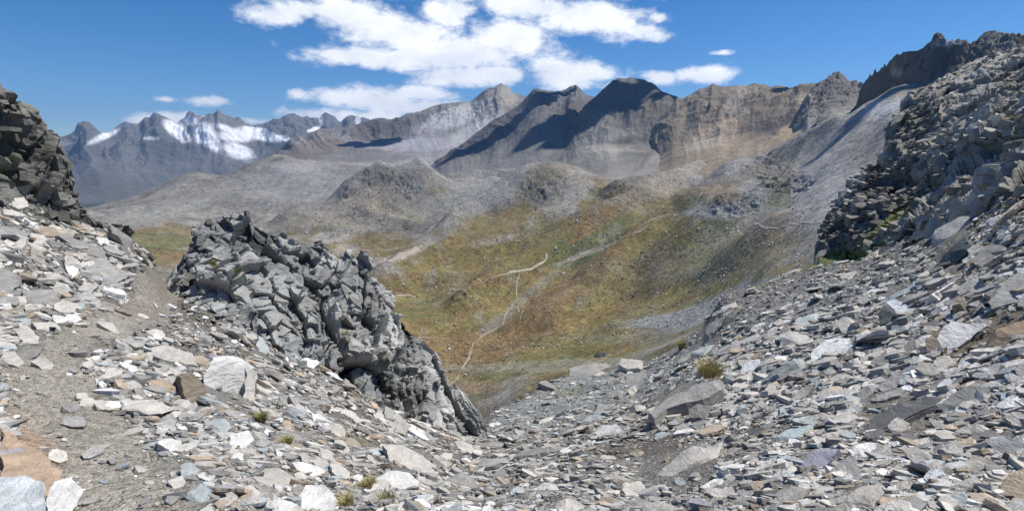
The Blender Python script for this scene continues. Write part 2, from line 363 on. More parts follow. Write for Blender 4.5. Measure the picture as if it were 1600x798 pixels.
def hummock(pts, wd, h):
    """long grassy moraine ridge through photo points (px, py, r)"""
    global ZV
    q = [tuple(float(v) for v in unproj(*p)[:2]) for p in pts]
    d = np.full(XV.shape, 1e9); m = (RV > 250) & (RV < 5000)
    wob = 1+.5*fbm(XV[m]/130, YV[m]/130, 5.0, 3)
    dd = seg_dist(XV[m], YV[m], q); d[m] = dd/wob
    ZV = ZV+1.45*h*np.exp(-(d/wd)**1.6)
hummock([(600,455,1300),(660,400,1550),(740,360,1750),(830,330,1900)], 75, 42)
hummock([(720,480,1120),(800,440,1280),(900,395,1450),(1000,350,1600)], 60, 34)
hummock([(860,510,980),(930,450,1120),(1010,400,1250),(1085,372,1300)], 70, 34)
hummock([(960,530,800),(1040,470,880),(1120,425,860),(1160,410,800)], 60, 12)
hummock([(640,545,860),(740,520,930),(860,522,950)], 40, 8)
hummock([(460,378,2150),(560,372,2200),(640,380,2000)], 60, 24)
hummock([(960,330,1700),(1030,300,1800),(1090,270,1950)], 55, 40)
hummock([(1150,300,1500),(1220,275,1500),(1290,255,1400)], 50, 30)
hummock([(700,300,2600),(770,290,2600),(840,275,2500)], 90, 45)
am = sstep(80, 900, RV)
ZV = ZV+am*(16*fbm(XV/330, YV/330, 0.0, 4, .5, True)*sstep(1000, 2200, RV)+13*fbm(XV/150, YV/150, 2.0, 5, .5)+10*(1-np.abs(fbm((XV*.8+YV*.6)/420, (YV*.8-XV*.6)/130, 8.0, 3, .5)))*sstep(2600, 1500, RV)+1.6*fbm(XV/22, YV/22, 4.0, 4, .6))
ZV = ZV+(1-am)*1.2*fbm(XV/14, YV/14, 4.0, 5, .6)
ZV = ZV+sstep(1500, 2600, RV)*22*fbm(XV/300, YV/300, 6.0, 4, .45, True)*sstep(9000, 4000, RV)
flow = fbm((XV*.8+YV*.6)/520, (YV*.8-XV*.6)/90, 1.5, 4, .5, True)
ZV = ZV+am*14*flow*sstep(800, 1300, RV)
_px, _py = proj(XV, YV, ZV)
crg = paint(np.zeros(XV.shape+(1,)), _px, _py, [(592,275,34,16,0,(1,),1),(640,290,22,20,-45,(1,),1),(545,300,16,10,30,(1,),1),(835,300,24,30,30,(1,),.8),(870,290,24,18,20,(1,),.6),(1150,320,50,20,0,(1,),.5),(1210,275,60,24,-20,(1,),.6),(900,232,30,10,0,(1,),.6),(940,240,40,8,0,(1,),.5),(330,285,80,14,20,(1,),.3),(1000,300,120,30,10,(1,),.2),(780,440,80,10,18,(1,),.35)], fbm(XV/60, YV/60, 4.0, 4))[..., 0]
_h, _ = facets(np.stack([XV.ravel(), YV.ravel(), ZV.ravel()*1.5], 1)/26, 1.0, 41); _h2, _ = facets(np.stack([XV.ravel(), YV.ravel(), ZV.ravel()*1.5], 1)/9, 1.0, 43)
ZV = ZV+crg*(5*_h+2.5*_h2).reshape(XV.shape)
del _h, _h2
pxV, pyV = proj(XV, YV, ZV)
w = fbm(XV/60, YV/60, 1.0, 6, .6); w2 = fbm(XV/220, YV/220, 9.0, 4); ws = fbm((XV*.8+YV*.6)/260, (YV*.8-XV*.6)/36, 3.0, 4, .55)
G1 = (.180, .145, .060); G2 = (.128, .130, .054); GB = (.195, .135, .066); GR = (.208, .194, .168); GP = (.34, .30, .25)
base = np.array(GR)*(1+.34*w[..., None]+.28*ws[..., None]+.2*w2[..., None])
w = w*1.1
grassy = paint(np.zeros(XV.shape+(1,)), pxV, pyV, [(850,470,330,150,12,(1,),1),(1050,420,190,110,0,(1,),1),(720,420,190,60,22,(1,),1),(640,540,160,110,0,(1,),1),
   (800,540,300,45,0,(1,),1),(260,385,90,40,0,(1,),.9),(540,385,120,28,0,(1,),.75),(880,380,160,70,5,(1,),1),(1010,350,140,50,20,(1,),.8),(860,290,60,45,40,(1,),.5),
   (1180,400,60,60,0,(1,),.6),(1210,310,50,40,0,(1,),.5),(960,310,60,30,0,(1,),.5),(1210,370,50,20,0,(1,),.5),(1250,425,60,20,0,(1,),.5),(740,360,60,25,20,(1,),.8),(690,300,30,10,-30,(1,),.5)], w)[..., 0]
gcol = np.array(G1)+(np.array(G2)-np.array(G1))*sstep(-.25, .35, w2+.5*ws)[..., None]
w3 = fbm(XV/13, YV/13, 5.0, 3, .6)
gcol = gcol*(1+.18*w3[..., None])
gcol = gcol+(np.array(GB)-gcol)*(sstep(.0, .35, ws-.3*w2)*.9)[..., None]
colV = base*(1-grassy[..., None])+gcol*(1+.3*w[..., None])*grassy[..., None]
gr2 = (grassy*sstep(.15, .5, fbm(XV/35, YV/80, 12.0, 5, .6))*.38)[..., None]     # stony streaks
colV = colV*(1-gr2)+np.array([.24, .235, .20])*gr2
VB = [(1130,400,110,50,10,(.26,.24,.175),.45),(1000,430,90,40,20,(.23,.19,.11),.4),(815,470,110,10,40,(.26,.245,.20),.55),(770,375,45,9,10,GP,.7),(640,395,45,6,25,GP,.8),(612,403,35,4,15,GP,.9),(905,400,60,4,20,GP,.6),
      (880,450,70,14,38,(.225,.16,.09),.7),(800,400,160,12,25,(.20,.145,.07),.5),(790,350,150,18,28,(.19,.14,.065),.5),(660,540,90,26,0,(.19,.135,.06),.7),(720,605,90,10,0,(.26,.19,.13),.7),(870,570,220,10,2,(.26,.25,.19),.6),(960,530,110,9,-3,(.2,.2,.14),.5),
      (1110,480,120,20,22,(.27,.275,.265),.95),(1030,500,80,12,8,(.27,.275,.265),.9),(1180,470,70,20,20,(.22,.21,.17),.7),
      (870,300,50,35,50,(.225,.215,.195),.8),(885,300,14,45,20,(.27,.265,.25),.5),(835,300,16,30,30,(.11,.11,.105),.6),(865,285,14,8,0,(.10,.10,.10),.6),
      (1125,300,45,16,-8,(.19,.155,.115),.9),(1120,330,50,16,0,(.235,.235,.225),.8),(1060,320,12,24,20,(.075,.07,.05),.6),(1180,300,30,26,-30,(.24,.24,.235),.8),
      (1150,240,140,30,20,(.27,.265,.26),.8),(1130,215,60,18,25,(.42,.36,.29),.7),(1060,270,90,22,35,(.32,.275,.215),.6),(1000,250,70,12,10,(.33,.30,.25),.6),(950,225,30,12,0,(.38,.35,.30),.7),(1230,200,90,24,22,(.34,.31,.27),.6),
      (1150,330,110,9,2,(.33,.325,.31),.6),(1290,290,60,80,-30,(.30,.30,.295),.8),(1330,200,70,40,35,(.31,.30,.28),.7),(1390,215,30,60,-25,(.20,.20,.20),.5),(1380,170,40,15,20,(.42,.42,.42),.8),
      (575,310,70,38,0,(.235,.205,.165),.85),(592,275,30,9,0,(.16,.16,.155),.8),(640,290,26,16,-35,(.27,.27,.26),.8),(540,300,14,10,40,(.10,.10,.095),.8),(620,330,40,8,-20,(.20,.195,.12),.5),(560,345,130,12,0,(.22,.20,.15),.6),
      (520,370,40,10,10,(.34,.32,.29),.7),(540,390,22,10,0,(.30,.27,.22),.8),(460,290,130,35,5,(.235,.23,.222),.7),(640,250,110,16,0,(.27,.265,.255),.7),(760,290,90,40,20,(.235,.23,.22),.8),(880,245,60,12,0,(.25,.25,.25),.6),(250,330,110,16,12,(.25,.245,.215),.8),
      (470,260,60,10,0,(.30,.29,.285),.6)]
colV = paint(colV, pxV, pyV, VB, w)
colV = colV*(1-.25*crg[..., None])
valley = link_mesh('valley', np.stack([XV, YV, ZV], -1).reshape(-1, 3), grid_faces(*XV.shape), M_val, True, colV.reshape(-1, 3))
tag(valley, 'high grassy valley floor with moraine slopes rising behind it', kind='structure')

def hitV(px, py, rmin=150):
    dx, dy, dz = [float(k) for k in ray(px, py)]
    c = int(np.clip(round((math.atan2(dx, dy)-azV[0])/(azV[1]-azV[0])), 0, len(azV)-1))
    r = RV[:, c]; el = (ZV[:, c]-EYE)/r; te = dz/math.hypot(dx, dy)
    ok = (el >= te) & (r > rmin); i = int(np.argmax(ok)) if ok.any() else int(np.argmax(el))
    i = max(i, 1); a, b = el[i-1], el[i]; t = np.clip((te-a)/(b-a+1e-9), 0, 1)
    rr = r[i-1]+(r[i]-r[i-1])*t; zz = ZV[i-1, c]+(ZV[i, c]-ZV[i-1, c])*t
    return math.sin(azV[c])*rr, math.cos(azV[c])*rr, zz
def zV(x, y):
    a = np.arctan2(x, y); c = np.clip(((a-azV[0])/(azV[1]-azV[0])), 0, len(azV)-1.001); c0 = int(c)
    r = math.hypot(x, y); return max(float(np.interp(r, RV[:, c0], ZV[:, c0])), float(np.interp(r, RV[:, c0+1], ZV[:, c0+1])))
def trail(name, pts, width, label, mat, lift=.35):
    W_ = [hitV(*p) for p in pts]; P = []
    for a, b in zip(W_[:-1], W_[1:]):
        n = max(2, int(math.hypot(b[0]-a[0], b[1]-a[1])/4))
        for k in range(n): t = k/n; P.append((a[0]+(b[0]-a[0])*t, a[1]+(b[1]-a[1])*t))
    P = np.array(P); 
    for _ in range(6): P[1:-1] = (P[:-2]+2*P[1:-1]+P[2:])/4
    P += 1.2*np.stack([fbm(P[:, 0]/14, P[:, 1]/14, 1.0, 2), fbm(P[:, 0]/14, P[:, 1]/14, 8.0, 2)], 1)
    d = np.gradient(P, axis=0); d /= np.linalg.norm(d, axis=1, keepdims=True)+1e-9; nn = np.stack([-d[:, 1], d[:, 0]], 1)
    co = []
    for i in range(len(P)):
        ww = width*(1+.9*float(fbm(P[i:i+1, 0]/30, P[i:i+1, 1]/30, 2.0, 2)[0]))*(.9+.2*random.random())/2
        for s in (-1, 0, 1):
            q = P[i]+nn[i]*s*ww; co.append((q[0], q[1], zV(q[0], q[1])+lift*(1 if s == 0 else .4)))
    f = []
    for i in range(len(P)-1):
        for s in (0, 1): a = i*3+s; f.append((a, a+1, a+4, a+3))
    o = link_mesh(name, np.array(co), np.array(f), mat); tag(o, label, kind='structure')
random.seed(3)
trail('path', [(690,612),(715,590),(735,552),(738,535),(758,522),(785,508),(790,490),(808,468),(806,450),(812,425)], 2.2, 'thin pale footpath winding up the grassy valley floor', M_path)
trail('path', [(796,425),(815,422),(835,418),(848,410),(857,398),(852,393)], 5.5, 'broad pale track curving at the head of the footpath', M_path)
trail('path', [(812,425),(780,430),(752,442),(735,440),(715,452),(690,455),(668,470)], 2.2, 'faint footpath branching left across the grassy hummocks', M_path)
trail('path', [(1000,352),(1030,338),(1062,335),(1085,322),(1100,300)], 2.4, 'faint track climbing towards the dark cone', M_path)
trail('path', [(812,500),(816,485),(806,468)], 2.3, 'short pale loop of footpath right of the winding one', M_path)
trail('path', [(655,527),(690,527),(715,529)], 2.2, 'pale level footpath behind the dark central crag', M_path)
trail('path', [(600,462),(640,460),(652,466)], 4, 'pale gravel strip at the foot of the brown slope', M_path)
trail('stream_bed', [(580,412),(610,403),(640,396),(655,385)], 9, 'pale gravel stream bed curving round the brown slope', M_path)

trail('path', [(905,398),(935,386),(970,374),(1000,362),(1015,350)], 2.6, 'faint track slanting up the slope right of the winding footpath', M_path)
trail('path', [(1150,352),(1190,356),(1240,350),(1290,345)], 2.4, 'faint level track across the grey scree at the right', M_path)
# ---- mountains
def mountain(name, base, mid, crest, rb, rm, rc, az0, az1, nc, label, colr, blobs, amp, Lg, mat, seed, crest_j=.12, fac=None, n1=90, n2=110, tal=(.24,.225,.20)):
    def wr(l, r): return [(p[0], p[1], r if len(p) < 3 else p[2]) for p in l]
    back = []
    for p in wr(crest, rc):
        x, y, z = unproj(*p); back.append((p[0], p[1], p[2]*1.18, float(z)-p[2]*.14))
    rows = [wr(base, rb), wr(mid, rm), wr(crest, rc), back]
    az, T, X, Y, Z = loft(rows, az0, az1, nc, [n1, n2, 14])
    env = np.interp(T, [0, .5, 1, 1.5, 1.9, 2, 3], [.03, .07, .26, .9, .55, crest_j, .8])[:, None]
    along = (az[None, :]*rc+Z*0); down = Z
    wp = fbm(X/Lg/2, Y/Lg/2, seed+.5, 4)*Lg*.6
    g = fbm((along+wp)/Lg, down/(Lg*2.6)+seed, seed*1.0, 6, .55, True)
    g2 = fbm(X/Lg*.7, Y/Lg*.7, Z/Lg*.7+seed, 6, .58, True)
    Z = Z+amp*env*(.65*g+.55*g2)
    px, py = proj(X, Y, Z)
    if fac:
        h, cr = facets(np.stack([X.ravel(), Y.ravel(), Z.ravel()*1.3], 1)/fac[0], .7, int(seed))
        h2, cr = facets(np.stack([X.ravel(), Y.ravel(), Z.ravel()*1.3], 1)/fac[0]*2.7, .7, int(seed)+9)
        Z = Z+(h+.45*h2).reshape(Z.shape)*fac[1]*np.clip(env*1.4, 0, 1)
    w = fbm(X/Lg, Y/Lg, Z/Lg, 6, .62)
    sl = normals(X, Y, Z)[..., 2]
    c = np.array(colr)*(1+.3*w[..., None])
    stk = fbm((along+wp*.6)/Lg*4.5, down/(Lg*2.2)+seed, 3.0+seed, 5, .6)
    stk2 = fbm((along+wp)/Lg*1.3, down/(Lg*3)+seed, 6.0+seed, 3, .5)
    tcol = np.array(tal)*(1+.10*stk[..., None]+.30*w[..., None]+.25*stk2[..., None])
    tm = (sstep(1.6, .8, T[:, None]+.9*stk2+.35*g+.25*w)*(.95))[..., None]
    c = c*(1+.12*stk[..., None])
    c = c*(1-tm)+tcol*tm
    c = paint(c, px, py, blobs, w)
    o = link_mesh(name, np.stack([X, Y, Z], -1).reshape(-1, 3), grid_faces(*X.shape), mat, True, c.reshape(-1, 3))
    tag(o, label, kind='structure'); return o
SNOW = (.80, .81, .84)
mountain('mountain_range', [(-200,345),(700,345)], [(-200,275),(60,275),(130,262),(240,262),(330,262),(420,240),(560,230),(700,230)],
  [(-200,235),(60,220),(78,212),(95,214),(110,210),(120,204),(132,199),(142,202),(155,211),(170,207),(185,196),(196,190),(205,193),(216,194),(226,184),(234,186),(242,180),(250,182),(262,191),(275,196),(290,190),(303,182),(308,190),(318,186),(329,181),(334,186),(341,178),(350,185),(362,190),(372,187),(385,195),(398,195),(412,193),(428,188),(440,190),(460,186),(485,187),(500,186),(508,179),(522,184),(534,196),(545,190),(560,184),(572,186),(590,195),(700,215)],
  8500, 11000, 14000, -47, 5, 620, 'far snowy mountain massif blue with distance at the left', (.15, .148, .145),
  [(300,190,12,8,-30,SNOW,.9),(352,200,26,7,-20,SNOW,1),(385,205,30,8,-8,SNOW,1),(160,214,30,6,25,SNOW,1),(276,203,24,12,-35,SNOW,1),(318,204,20,20,-45,SNOW,1),(330,222,26,12,-40,SNOW,1),(372,212,34,13,-5,SNOW,1),(412,212,34,10,-14,SNOW,1),(372,236,30,14,-20,SNOW,1),(440,216,18,5,-10,SNOW,.9),(492,202,14,5,20,SNOW,1),(502,188,4,10,20,SNOW,1),(560,190,5,8,0,SNOW,.7),(236,216,14,3,0,SNOW,.5),
   (180,300,90,30,-15,(.10,.105,.08),.5),(150,322,50,8,0,(.04,.06,.03),.8)], 560, 900, M_far, 2, .11, tal=(.125,.128,.125))
mountain('mountain', [(330,330),(420,300),(500,285),(600,285),(700,285),(900,280)], [(330,300),(420,255),(470,240),(560,228),(640,222),(700,215),(780,200),(850,200),(900,210)],
  [(330,310),(400,262),(425,243),(440,235),(455,222),(480,213),(505,207),(530,201),(545,196),(560,195),(575,191),(592,185),(612,190),(625,184),(640,181),(658,176),(672,168),(690,163),(715,160),(735,158),(748,149),(760,140),(772,137),(783,131),(795,138),(803,147),(815,150),(830,160),(860,180),(900,210)],
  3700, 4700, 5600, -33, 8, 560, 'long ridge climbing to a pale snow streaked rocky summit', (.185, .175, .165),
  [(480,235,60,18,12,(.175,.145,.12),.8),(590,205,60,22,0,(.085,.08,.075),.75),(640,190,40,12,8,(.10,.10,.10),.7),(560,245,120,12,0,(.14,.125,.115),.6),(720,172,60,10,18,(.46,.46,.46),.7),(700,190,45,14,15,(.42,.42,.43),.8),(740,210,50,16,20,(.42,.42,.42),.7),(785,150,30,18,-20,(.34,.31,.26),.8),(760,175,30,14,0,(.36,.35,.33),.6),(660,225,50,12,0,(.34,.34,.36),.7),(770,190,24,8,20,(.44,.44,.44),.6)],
  150, 420, M_mtn, 5, .10, tal=(.29,.28,.275))
mountain('mountain', [(640,305,2750),(720,312,2600),(820,312,2350),(900,310,2200),(1000,310,2100)], [(640,290,3400),(700,258,3300),(760,243,3200),(830,228,3050),(880,222,3000),(930,225,3000),(1000,235,2900)],
  [(640,290),(690,252),(715,232),(745,207),(775,186),(800,172),(815,160),(826,149),(838,141),(850,141),(862,143),(878,146),(890,142),(897,138),(900,134),(906,140),(914,148),(930,153),(945,160),(1000,190)],
  2900, 3500, 4200, -14, 15, 420, 'dark broad twin topped peak left of the pointed dark peak', (.125, .12, .118),
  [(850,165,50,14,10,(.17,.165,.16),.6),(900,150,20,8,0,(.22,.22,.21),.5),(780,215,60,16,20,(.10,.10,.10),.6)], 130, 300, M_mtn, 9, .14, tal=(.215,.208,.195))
mountain('mountain', [(820,314,2150),(900,310,2000),(1000,308,1850),(1150,296,1650)], [(820,285,2700),(880,240,2700),(950,226,2600),(1010,224,2600),(1060,228,2600),(1150,240,2500)],
  [(820,280),(868,232),(895,192),(912,172),(930,156),(945,141),(958,128),(966,122),(976,124),(985,121),(998,124),(1008,127),(1022,136),(1040,147),(1058,156),(1075,162),(1150,190)],
  2500, 3000, 3500, -5, 26, 420, 'pointed dark peak at the middle of the skyline', (.125, .12, .112),
  [(1025,165,18,22,-30,(.15,.125,.095),.7),(940,215,70,14,10,(.22,.215,.205),.8),(960,232,60,10,0,(.35,.32,.27),.7),(1010,225,30,10,10,(.13,.135,.13),.6)], 120, 240, M_mtn, 13, .12, tal=(.25,.237,.213))
mountain('mountain', [(1000,308,1800),(1080,304,1700),(1200,284,1440),(1290,250,1260),(1340,225,1300)], [(1000,272,2350),(1050,238,2300),(1110,222,2300),(1180,212,2200),(1240,202,2050),(1290,188,1950),(1340,180,1900)],
  [(1000,230),(1040,180),(1058,160),(1080,150),(1094,141),(1108,136),(1113,131),(1124,135),(1134,136),(1150,134),(1164,135),(1178,133),(1190,134),(1204,139),(1216,138),(1232,142),(1248,139),(1262,143),(1290,142),(1340,160)],
  2100, 2550, 3000, 12, 34, 420, 'tan and grey crest with ochre streaks above pale scree', (.20, .168, .13),
  [(1150,165,20,26,-10,(.30,.27,.23),.6),(1100,150,26,14,20,(.17,.15,.125),.8),(1210,165,60,16,0,(.17,.145,.115),.7),(1165,140,20,8,0,(.34,.28,.21),.7),(1130,205,50,26,20,(.40,.31,.22),.8),(1200,195,50,20,10,(.13,.115,.10),.7),(1235,205,26,12,30,(.42,.32,.20),.8),(1250,155,20,12,0,(.33,.28,.21),.7),(1100,220,50,12,20,(.40,.35,.28),.7),(1080,190,24,14,60,(.11,.11,.10),.7)], 100, 200, M_mtn, 17, .10, tal=(.35,.28,.20))
mountain('mountain', [(1190,310,1450),(1220,290,1450),(1280,250,1300),(1350,205,1350),(1420,200,1500)], [(1190,312,1600),(1215,285,1700),(1235,225,1850),(1262,190,1850),(1300,172,1850),(1345,168,1850),(1420,185,1900)],
  [(1190,316),(1212,288),(1232,212),(1250,166),(1262,146),(1272,136),(1284,128),(1294,121),(1303,117),(1312,122),(1322,131),(1330,136),(1338,134),(1341,142),(1350,150),(1375,160),(1420,180)],
  1750, 2050, 2350, 22, 41, 380, 'small grey pointed peak between the tan crest and the dark cliffs', (.175, .163, .15),
  [(1262,170,14,34,10,(.34,.30,.25),.8),(1290,140,30,14,0,(.17,.16,.15),.5),(1270,200,40,10,0,(.30,.29,.28),.6)], 60, 110, M_mtn, 21, .2, (22, 5), tal=(.29,.275,.245))
mountain('mountain', [(1320,200,1650),(1345,195,1650),(1400,196,1550),(1428,205,1400),(1460,250,1150),(1600,260),(1900,260),(2300,260)], [(1320,188,1720),(1345,165,1720),(1390,150,1640),(1420,140,1500),(1460,150,1330),(1520,140),(1600,150),(1900,150),(2300,150)],
  [(1320,215,1808),(1338,172,1757),(1344,146,1740),(1352,138,1718),(1362,126,1690),(1372,117,1662),(1382,108,1634),(1394,98,1600),(1402,90,1578),(1410,84,1556),(1418,80),(1428,79),(1440,78),(1450,70),(1463,60),(1472,62),(1484,66),(1498,65),(1508,63),(1516,70),(1524,66),(1532,56),(1542,51),(1552,49),(1562,53),(1575,58),(1590,60),(1600,65),(1700,75),(1900,60),(2300,40)],
  1150, 1320, 1500, 30, 60, 620, 'high dark jagged cliffs at the right of the skyline', (.125, .117, .103),
  [(1400,112,10,8,-30,(.42,.38,.34),.8),(1480,70,26,6,-4,(.36,.37,.37),.8),(1548,60,26,10,0,(.15,.17,.165),.7),(1580,75,30,8,-10,(.20,.205,.19),.7),(1420,160,20,20,30,(.16,.155,.15),.5),(1415,180,12,26,0,(.12,.12,.07),.5)], 62, 85, M_mtn, 25, .09, (17, 5.5), 70, 160, tal=(.14,.13,.115))

# ================================================================== OUTCROPS (things)
def block_proto(rs, flat):
    """angular schist block: hull of points in a flattened superellipsoid"""
    n = rs.randint(9, 15); pts = []
    k = rs.randint(5, 7)
    for i in range(k):
        a = (i+rs.uniform(-.3, .3))/k*2*math.pi; rr = rs.uniform(.75, 1.05)
        x, y = rr*math.cos(a), rr*math.sin(a)*rs.uniform(.55, .85)
        pts.append((x, y, flat*rs.uniform(.5, 1)))
        pts.append((x*rs.uniform(.82, 1.08), y*rs.uniform(.82, 1.08), -flat*rs.uniform(.5, 1)))
    bm = bmesh.new()
    for p in pts: bm.verts.new(p)
    r = bmesh.ops.convex_hull(bm, input=bm.verts)
    bmesh.ops.delete(bm, geom=[g for g in r['geom_interior']+r['geom_unused'] if isinstance(g, bmesh.types.BMVert)], context='VERTS')
    bmesh.ops.triangulate(bm, faces=bm.faces); bmesh.ops.recalc_face_normals(bm, faces=bm.faces)
    bm.verts.index_update(); v = np.array([q.co[:] for q in bm.verts]); f = np.array([[q.index for q in g.verts] for g in bm.faces]); bm.free()
    return v, f
prs = random.Random(11)
PROTO = [block_proto(prs, fl) for fl in (.16, .2, .22, .26, .3, .35, .18, .4, .5, .24, .3, .6)]
def rot_basis(nrm, yaw):
    """3x3 columns: long axis, short axis, normal (arrays)"""
    ref = np.stack([np.cos(yaw), np.sin(yaw), np.zeros_like(yaw)], 1)
    z = nrm/np.linalg.norm(nrm, axis=1, keepdims=True)
    x = ref-z*(ref*z).sum(1, keepdims=True); x /= np.linalg.norm(x, axis=1, keepdims=True); y = np.cross(z, x)
    return np.stack([x, y, z], 2)
def bake(pos, B, size, kinds, tints):
    """many stones written out as one vertex/face array"""
    V = []; F = []; C = []; off = 0
    for k, (pv, pf) in enumerate(PROTO):
        m = np.where(kinds == k)[0]
        if not len(m): continue
        v = np.einsum('nij,nvj->nvi', B[m], pv[None]*size[m][:, None, :])+pos[m][:, None, :]
        V.append(v.reshape(-1, 3)); n = len(pv)
        F.append((pf[None]+(np.arange(len(m))*n)[:, None, None]+off).reshape(-1, 3)); off += len(m)*n
        C.append(np.repeat(tints[m], n, axis=0))
    return np.concatenate(V), np.concatenate(F), np.concatenate(C)
nrs = np.random.default_rng(5)
def outcrop(name, rows, az0, az1, nc, ns, label, cat, colr, blobs, bs, ba, dirn, nblk, blk, seed, strata=(.45, -.3), env=None, big=None, fade=None, sw=(.5, .2), zs=1.7, ck=1.0, lfade=None, soft=False):
    az, T, X, Y, Z = loft(rows, az0, az1, nc, ns, smr=2, smc=2)
    nr = X.shape
    p = np.stack([X, Y, Z], -1).reshape(-1, 3); nn = normals(smooth(X, 6, 0), smooth(Y, 6, 0), smooth(Z, 6, 0)).reshape(-1, 3)
    w = fbm(X/bs/2, Y/bs/2, Z/bs/2, 4).ravel()
    q = p+np.stack([w, w[::-1]*0+np.roll(w, 99), w*.5], 1)*bs*.35
    # tilt the cells with the foliation
    s = np.stack([q[:, 0], q[:, 1], (q[:, 2]+strata[0]*q[:, 0]+strata[1]*q[:, 1])*zs], 1)
    h, c1 = facets(s/bs, 1.1, seed); h2, c2 = facets(s/bs*2.4+5, 1.0, seed+20); h3, c3 = facets(s/bs*6+9, 1.2, seed+31)
    e = np.interp(T, *env)[:, None]*np.ones(nr) if env else np.ones(nr)
    e = e.ravel()
    disp = ba*(h+sw[0]*h2+sw[1]*h3-ck*.4*(1-sstep(0, .06, c1))*(w > -.1)-ck*.2*(1-sstep(0, .08, c2))+.30*fbm(q[:, 0]/bs/1.2, q[:, 1]/bs/1.2, q[:, 2]/bs*1.2, 6, .65, True))
    bed = (q[:, 2]+strata[0]*q[:, 0]+strata[1]*q[:, 1])/bs+.25*w
    disp = disp+ba*(.34*np.abs((bed*3.1) % 1-.5)+.20*np.abs((bed*8.3) % 1-.5))*(.6+.5*vnoise(q[:, 0]/bs, q[:, 1]/bs, q[:, 2]/bs))
    if soft: disp = smooth(smooth(disp.reshape(nr), 1, 0), 1, 1).ravel()
    if big: disp = disp+big[1]*fbm(q[:, 0]/big[0], q[:, 1]/big[0], q[:, 2]/big[0]*1.3, 4, .5, True)
    if fade: e = e*np.interp(proj(p[:, 0], p[:, 1], p[:, 2])[0], [fade[0], fade[1]], [1, fade[2]])
    if lfade: e = e*np.interp(proj(p[:, 0], p[:, 1], p[:, 2])[0], lfade, [.12, 1])
    d = nn*.55+np.array(dirn)*.45
    p = p+d*(disp*e)[:, None]
    px, py = proj(p[:, 0], p[:, 1], p[:, 2])
    w2 = fbm(p[:, 0]/bs, p[:, 1]/bs, p[:, 2]/bs, 5, .6)
    c = np.array(colr)*(1+.34*w2[:, None]+.34*h[:, None]+.15*h2[:, None])
    c = paint(c, px, py, blobs, w2)
    F1 = grid_faces(*nr); F1 = np.concatenate([F1[:, [0, 1, 2]], F1[:, [0, 2, 3]]])
    # broken blocks grown out of the face (same mesh)
    ii = nrs.integers(0, len(p), nblk); ii = ii[(e[ii] > .34)]
    m = len(ii); kk = nrs.integers(3, len(PROTO), m)
    sz = blk[0]+(blk[1]-blk[0])*nrs.random(m)**2.6; rr = np.hypot(p[ii, 0], p[ii, 1])
    tl = nrs.normal(0, .28, (m, 3)); nb = np.stack([np.full(m, -strata[0]), np.full(m, -strata[1]), np.ones(m)], 1)*1.0+tl+nn[ii]*.25
    B = rot_basis(nb, nrs.random(m)*6.28); size = np.stack([sz, sz*.9, sz*1.15], 1)
    V, F, C = bake(p[ii]+nn[ii]*(sz*.12)[:, None], B, size, kk, np.clip(c[ii]*(1+.22*nrs.normal(0, 1, (m, 1))), .03, .6))
    co = np.concatenate([p, V]); fa = np.concatenate([F1, F+len(p)]); cc_ = np.concatenate([c, C])
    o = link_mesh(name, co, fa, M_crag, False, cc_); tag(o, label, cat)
    return dict(o=o, p=p.reshape(nr+(3,)), n=nn.reshape(nr+(3,)), px=px.reshape(nr), py=py.reshape(nr))
CRAG = [
 [(215,560,13.0),(240,520,13.2),(300,535,12.2),(400,600,11.4),(480,650,11.2),(560,690,11.8),(650,705,13.4),(700,712,15),(790,730,17)],
 [(215,520,14.5),(240,490,15),(300,498,14.3),(400,555,13.2),(480,605,12.8),(560,645,13),(650,672,14.6),(700,680,16.2),(790,716,18)],
 [(215,505,15),(240,478,15.6),(300,430,15.6),(400,455,14.8),(480,500,14.6),(560,545,15),(650,590,16.8),(700,640,18),(790,712,19)],
 [(215,500,16),(240,468,16.4),(262,432,16.9),(303,378,17.3),(314,352,17.5),(330,343,17.8),(392,339,17.8),(410,350,17.8),(440,368,17.8),(470,376,17.8),(500,386,17.8),(512,398,17.8),(530,402,17.6),(560,396,17.4),(572,404,17.5),(582,428,17.8),(592,446,18.2),(612,472,18.6),(632,492,19),(650,516,19.5),(664,545,20),(690,584,20.4),(712,610,20.6),(736,634,20.8),(750,660,20.8),(762,690,20.4),(790,716,20)],
]
bk = []
for p in CRAG[3]:
    x, y, z = unproj(*p); bk.append((p[0], p[1], p[2]+5.5, float(z)-9))
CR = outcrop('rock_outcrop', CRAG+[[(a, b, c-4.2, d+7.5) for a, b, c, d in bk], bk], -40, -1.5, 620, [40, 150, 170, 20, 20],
  'big dark grey fractured crag in the middle, above the gully', 'rock outcrop', (.29, .292, .278),
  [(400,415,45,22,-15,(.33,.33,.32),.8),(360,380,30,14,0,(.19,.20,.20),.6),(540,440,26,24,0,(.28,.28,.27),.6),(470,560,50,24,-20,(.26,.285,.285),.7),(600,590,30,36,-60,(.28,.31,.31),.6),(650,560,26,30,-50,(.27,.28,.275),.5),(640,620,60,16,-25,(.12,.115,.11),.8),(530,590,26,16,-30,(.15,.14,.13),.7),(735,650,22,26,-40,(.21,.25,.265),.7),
   (335,415,6,4,0,(.16,.15,.03),.9),(370,425,6,4,0,(.16,.15,.03),.8),(540,520,8,12,0,(.17,.16,.06),.6),(600,560,10,12,0,(.2,.19,.1),.6)],
  2.6, .54, (.25, -.85, .45), 1500, (.03, .20), 3, fade=(600, 700, .5), lfade=(262, 345), sw=(.42, .2), big=(4, .35), env=([0, .6, 1, 2, 3, 4, 5], [.3, .6, 1, 1, .55, .6, .5]))
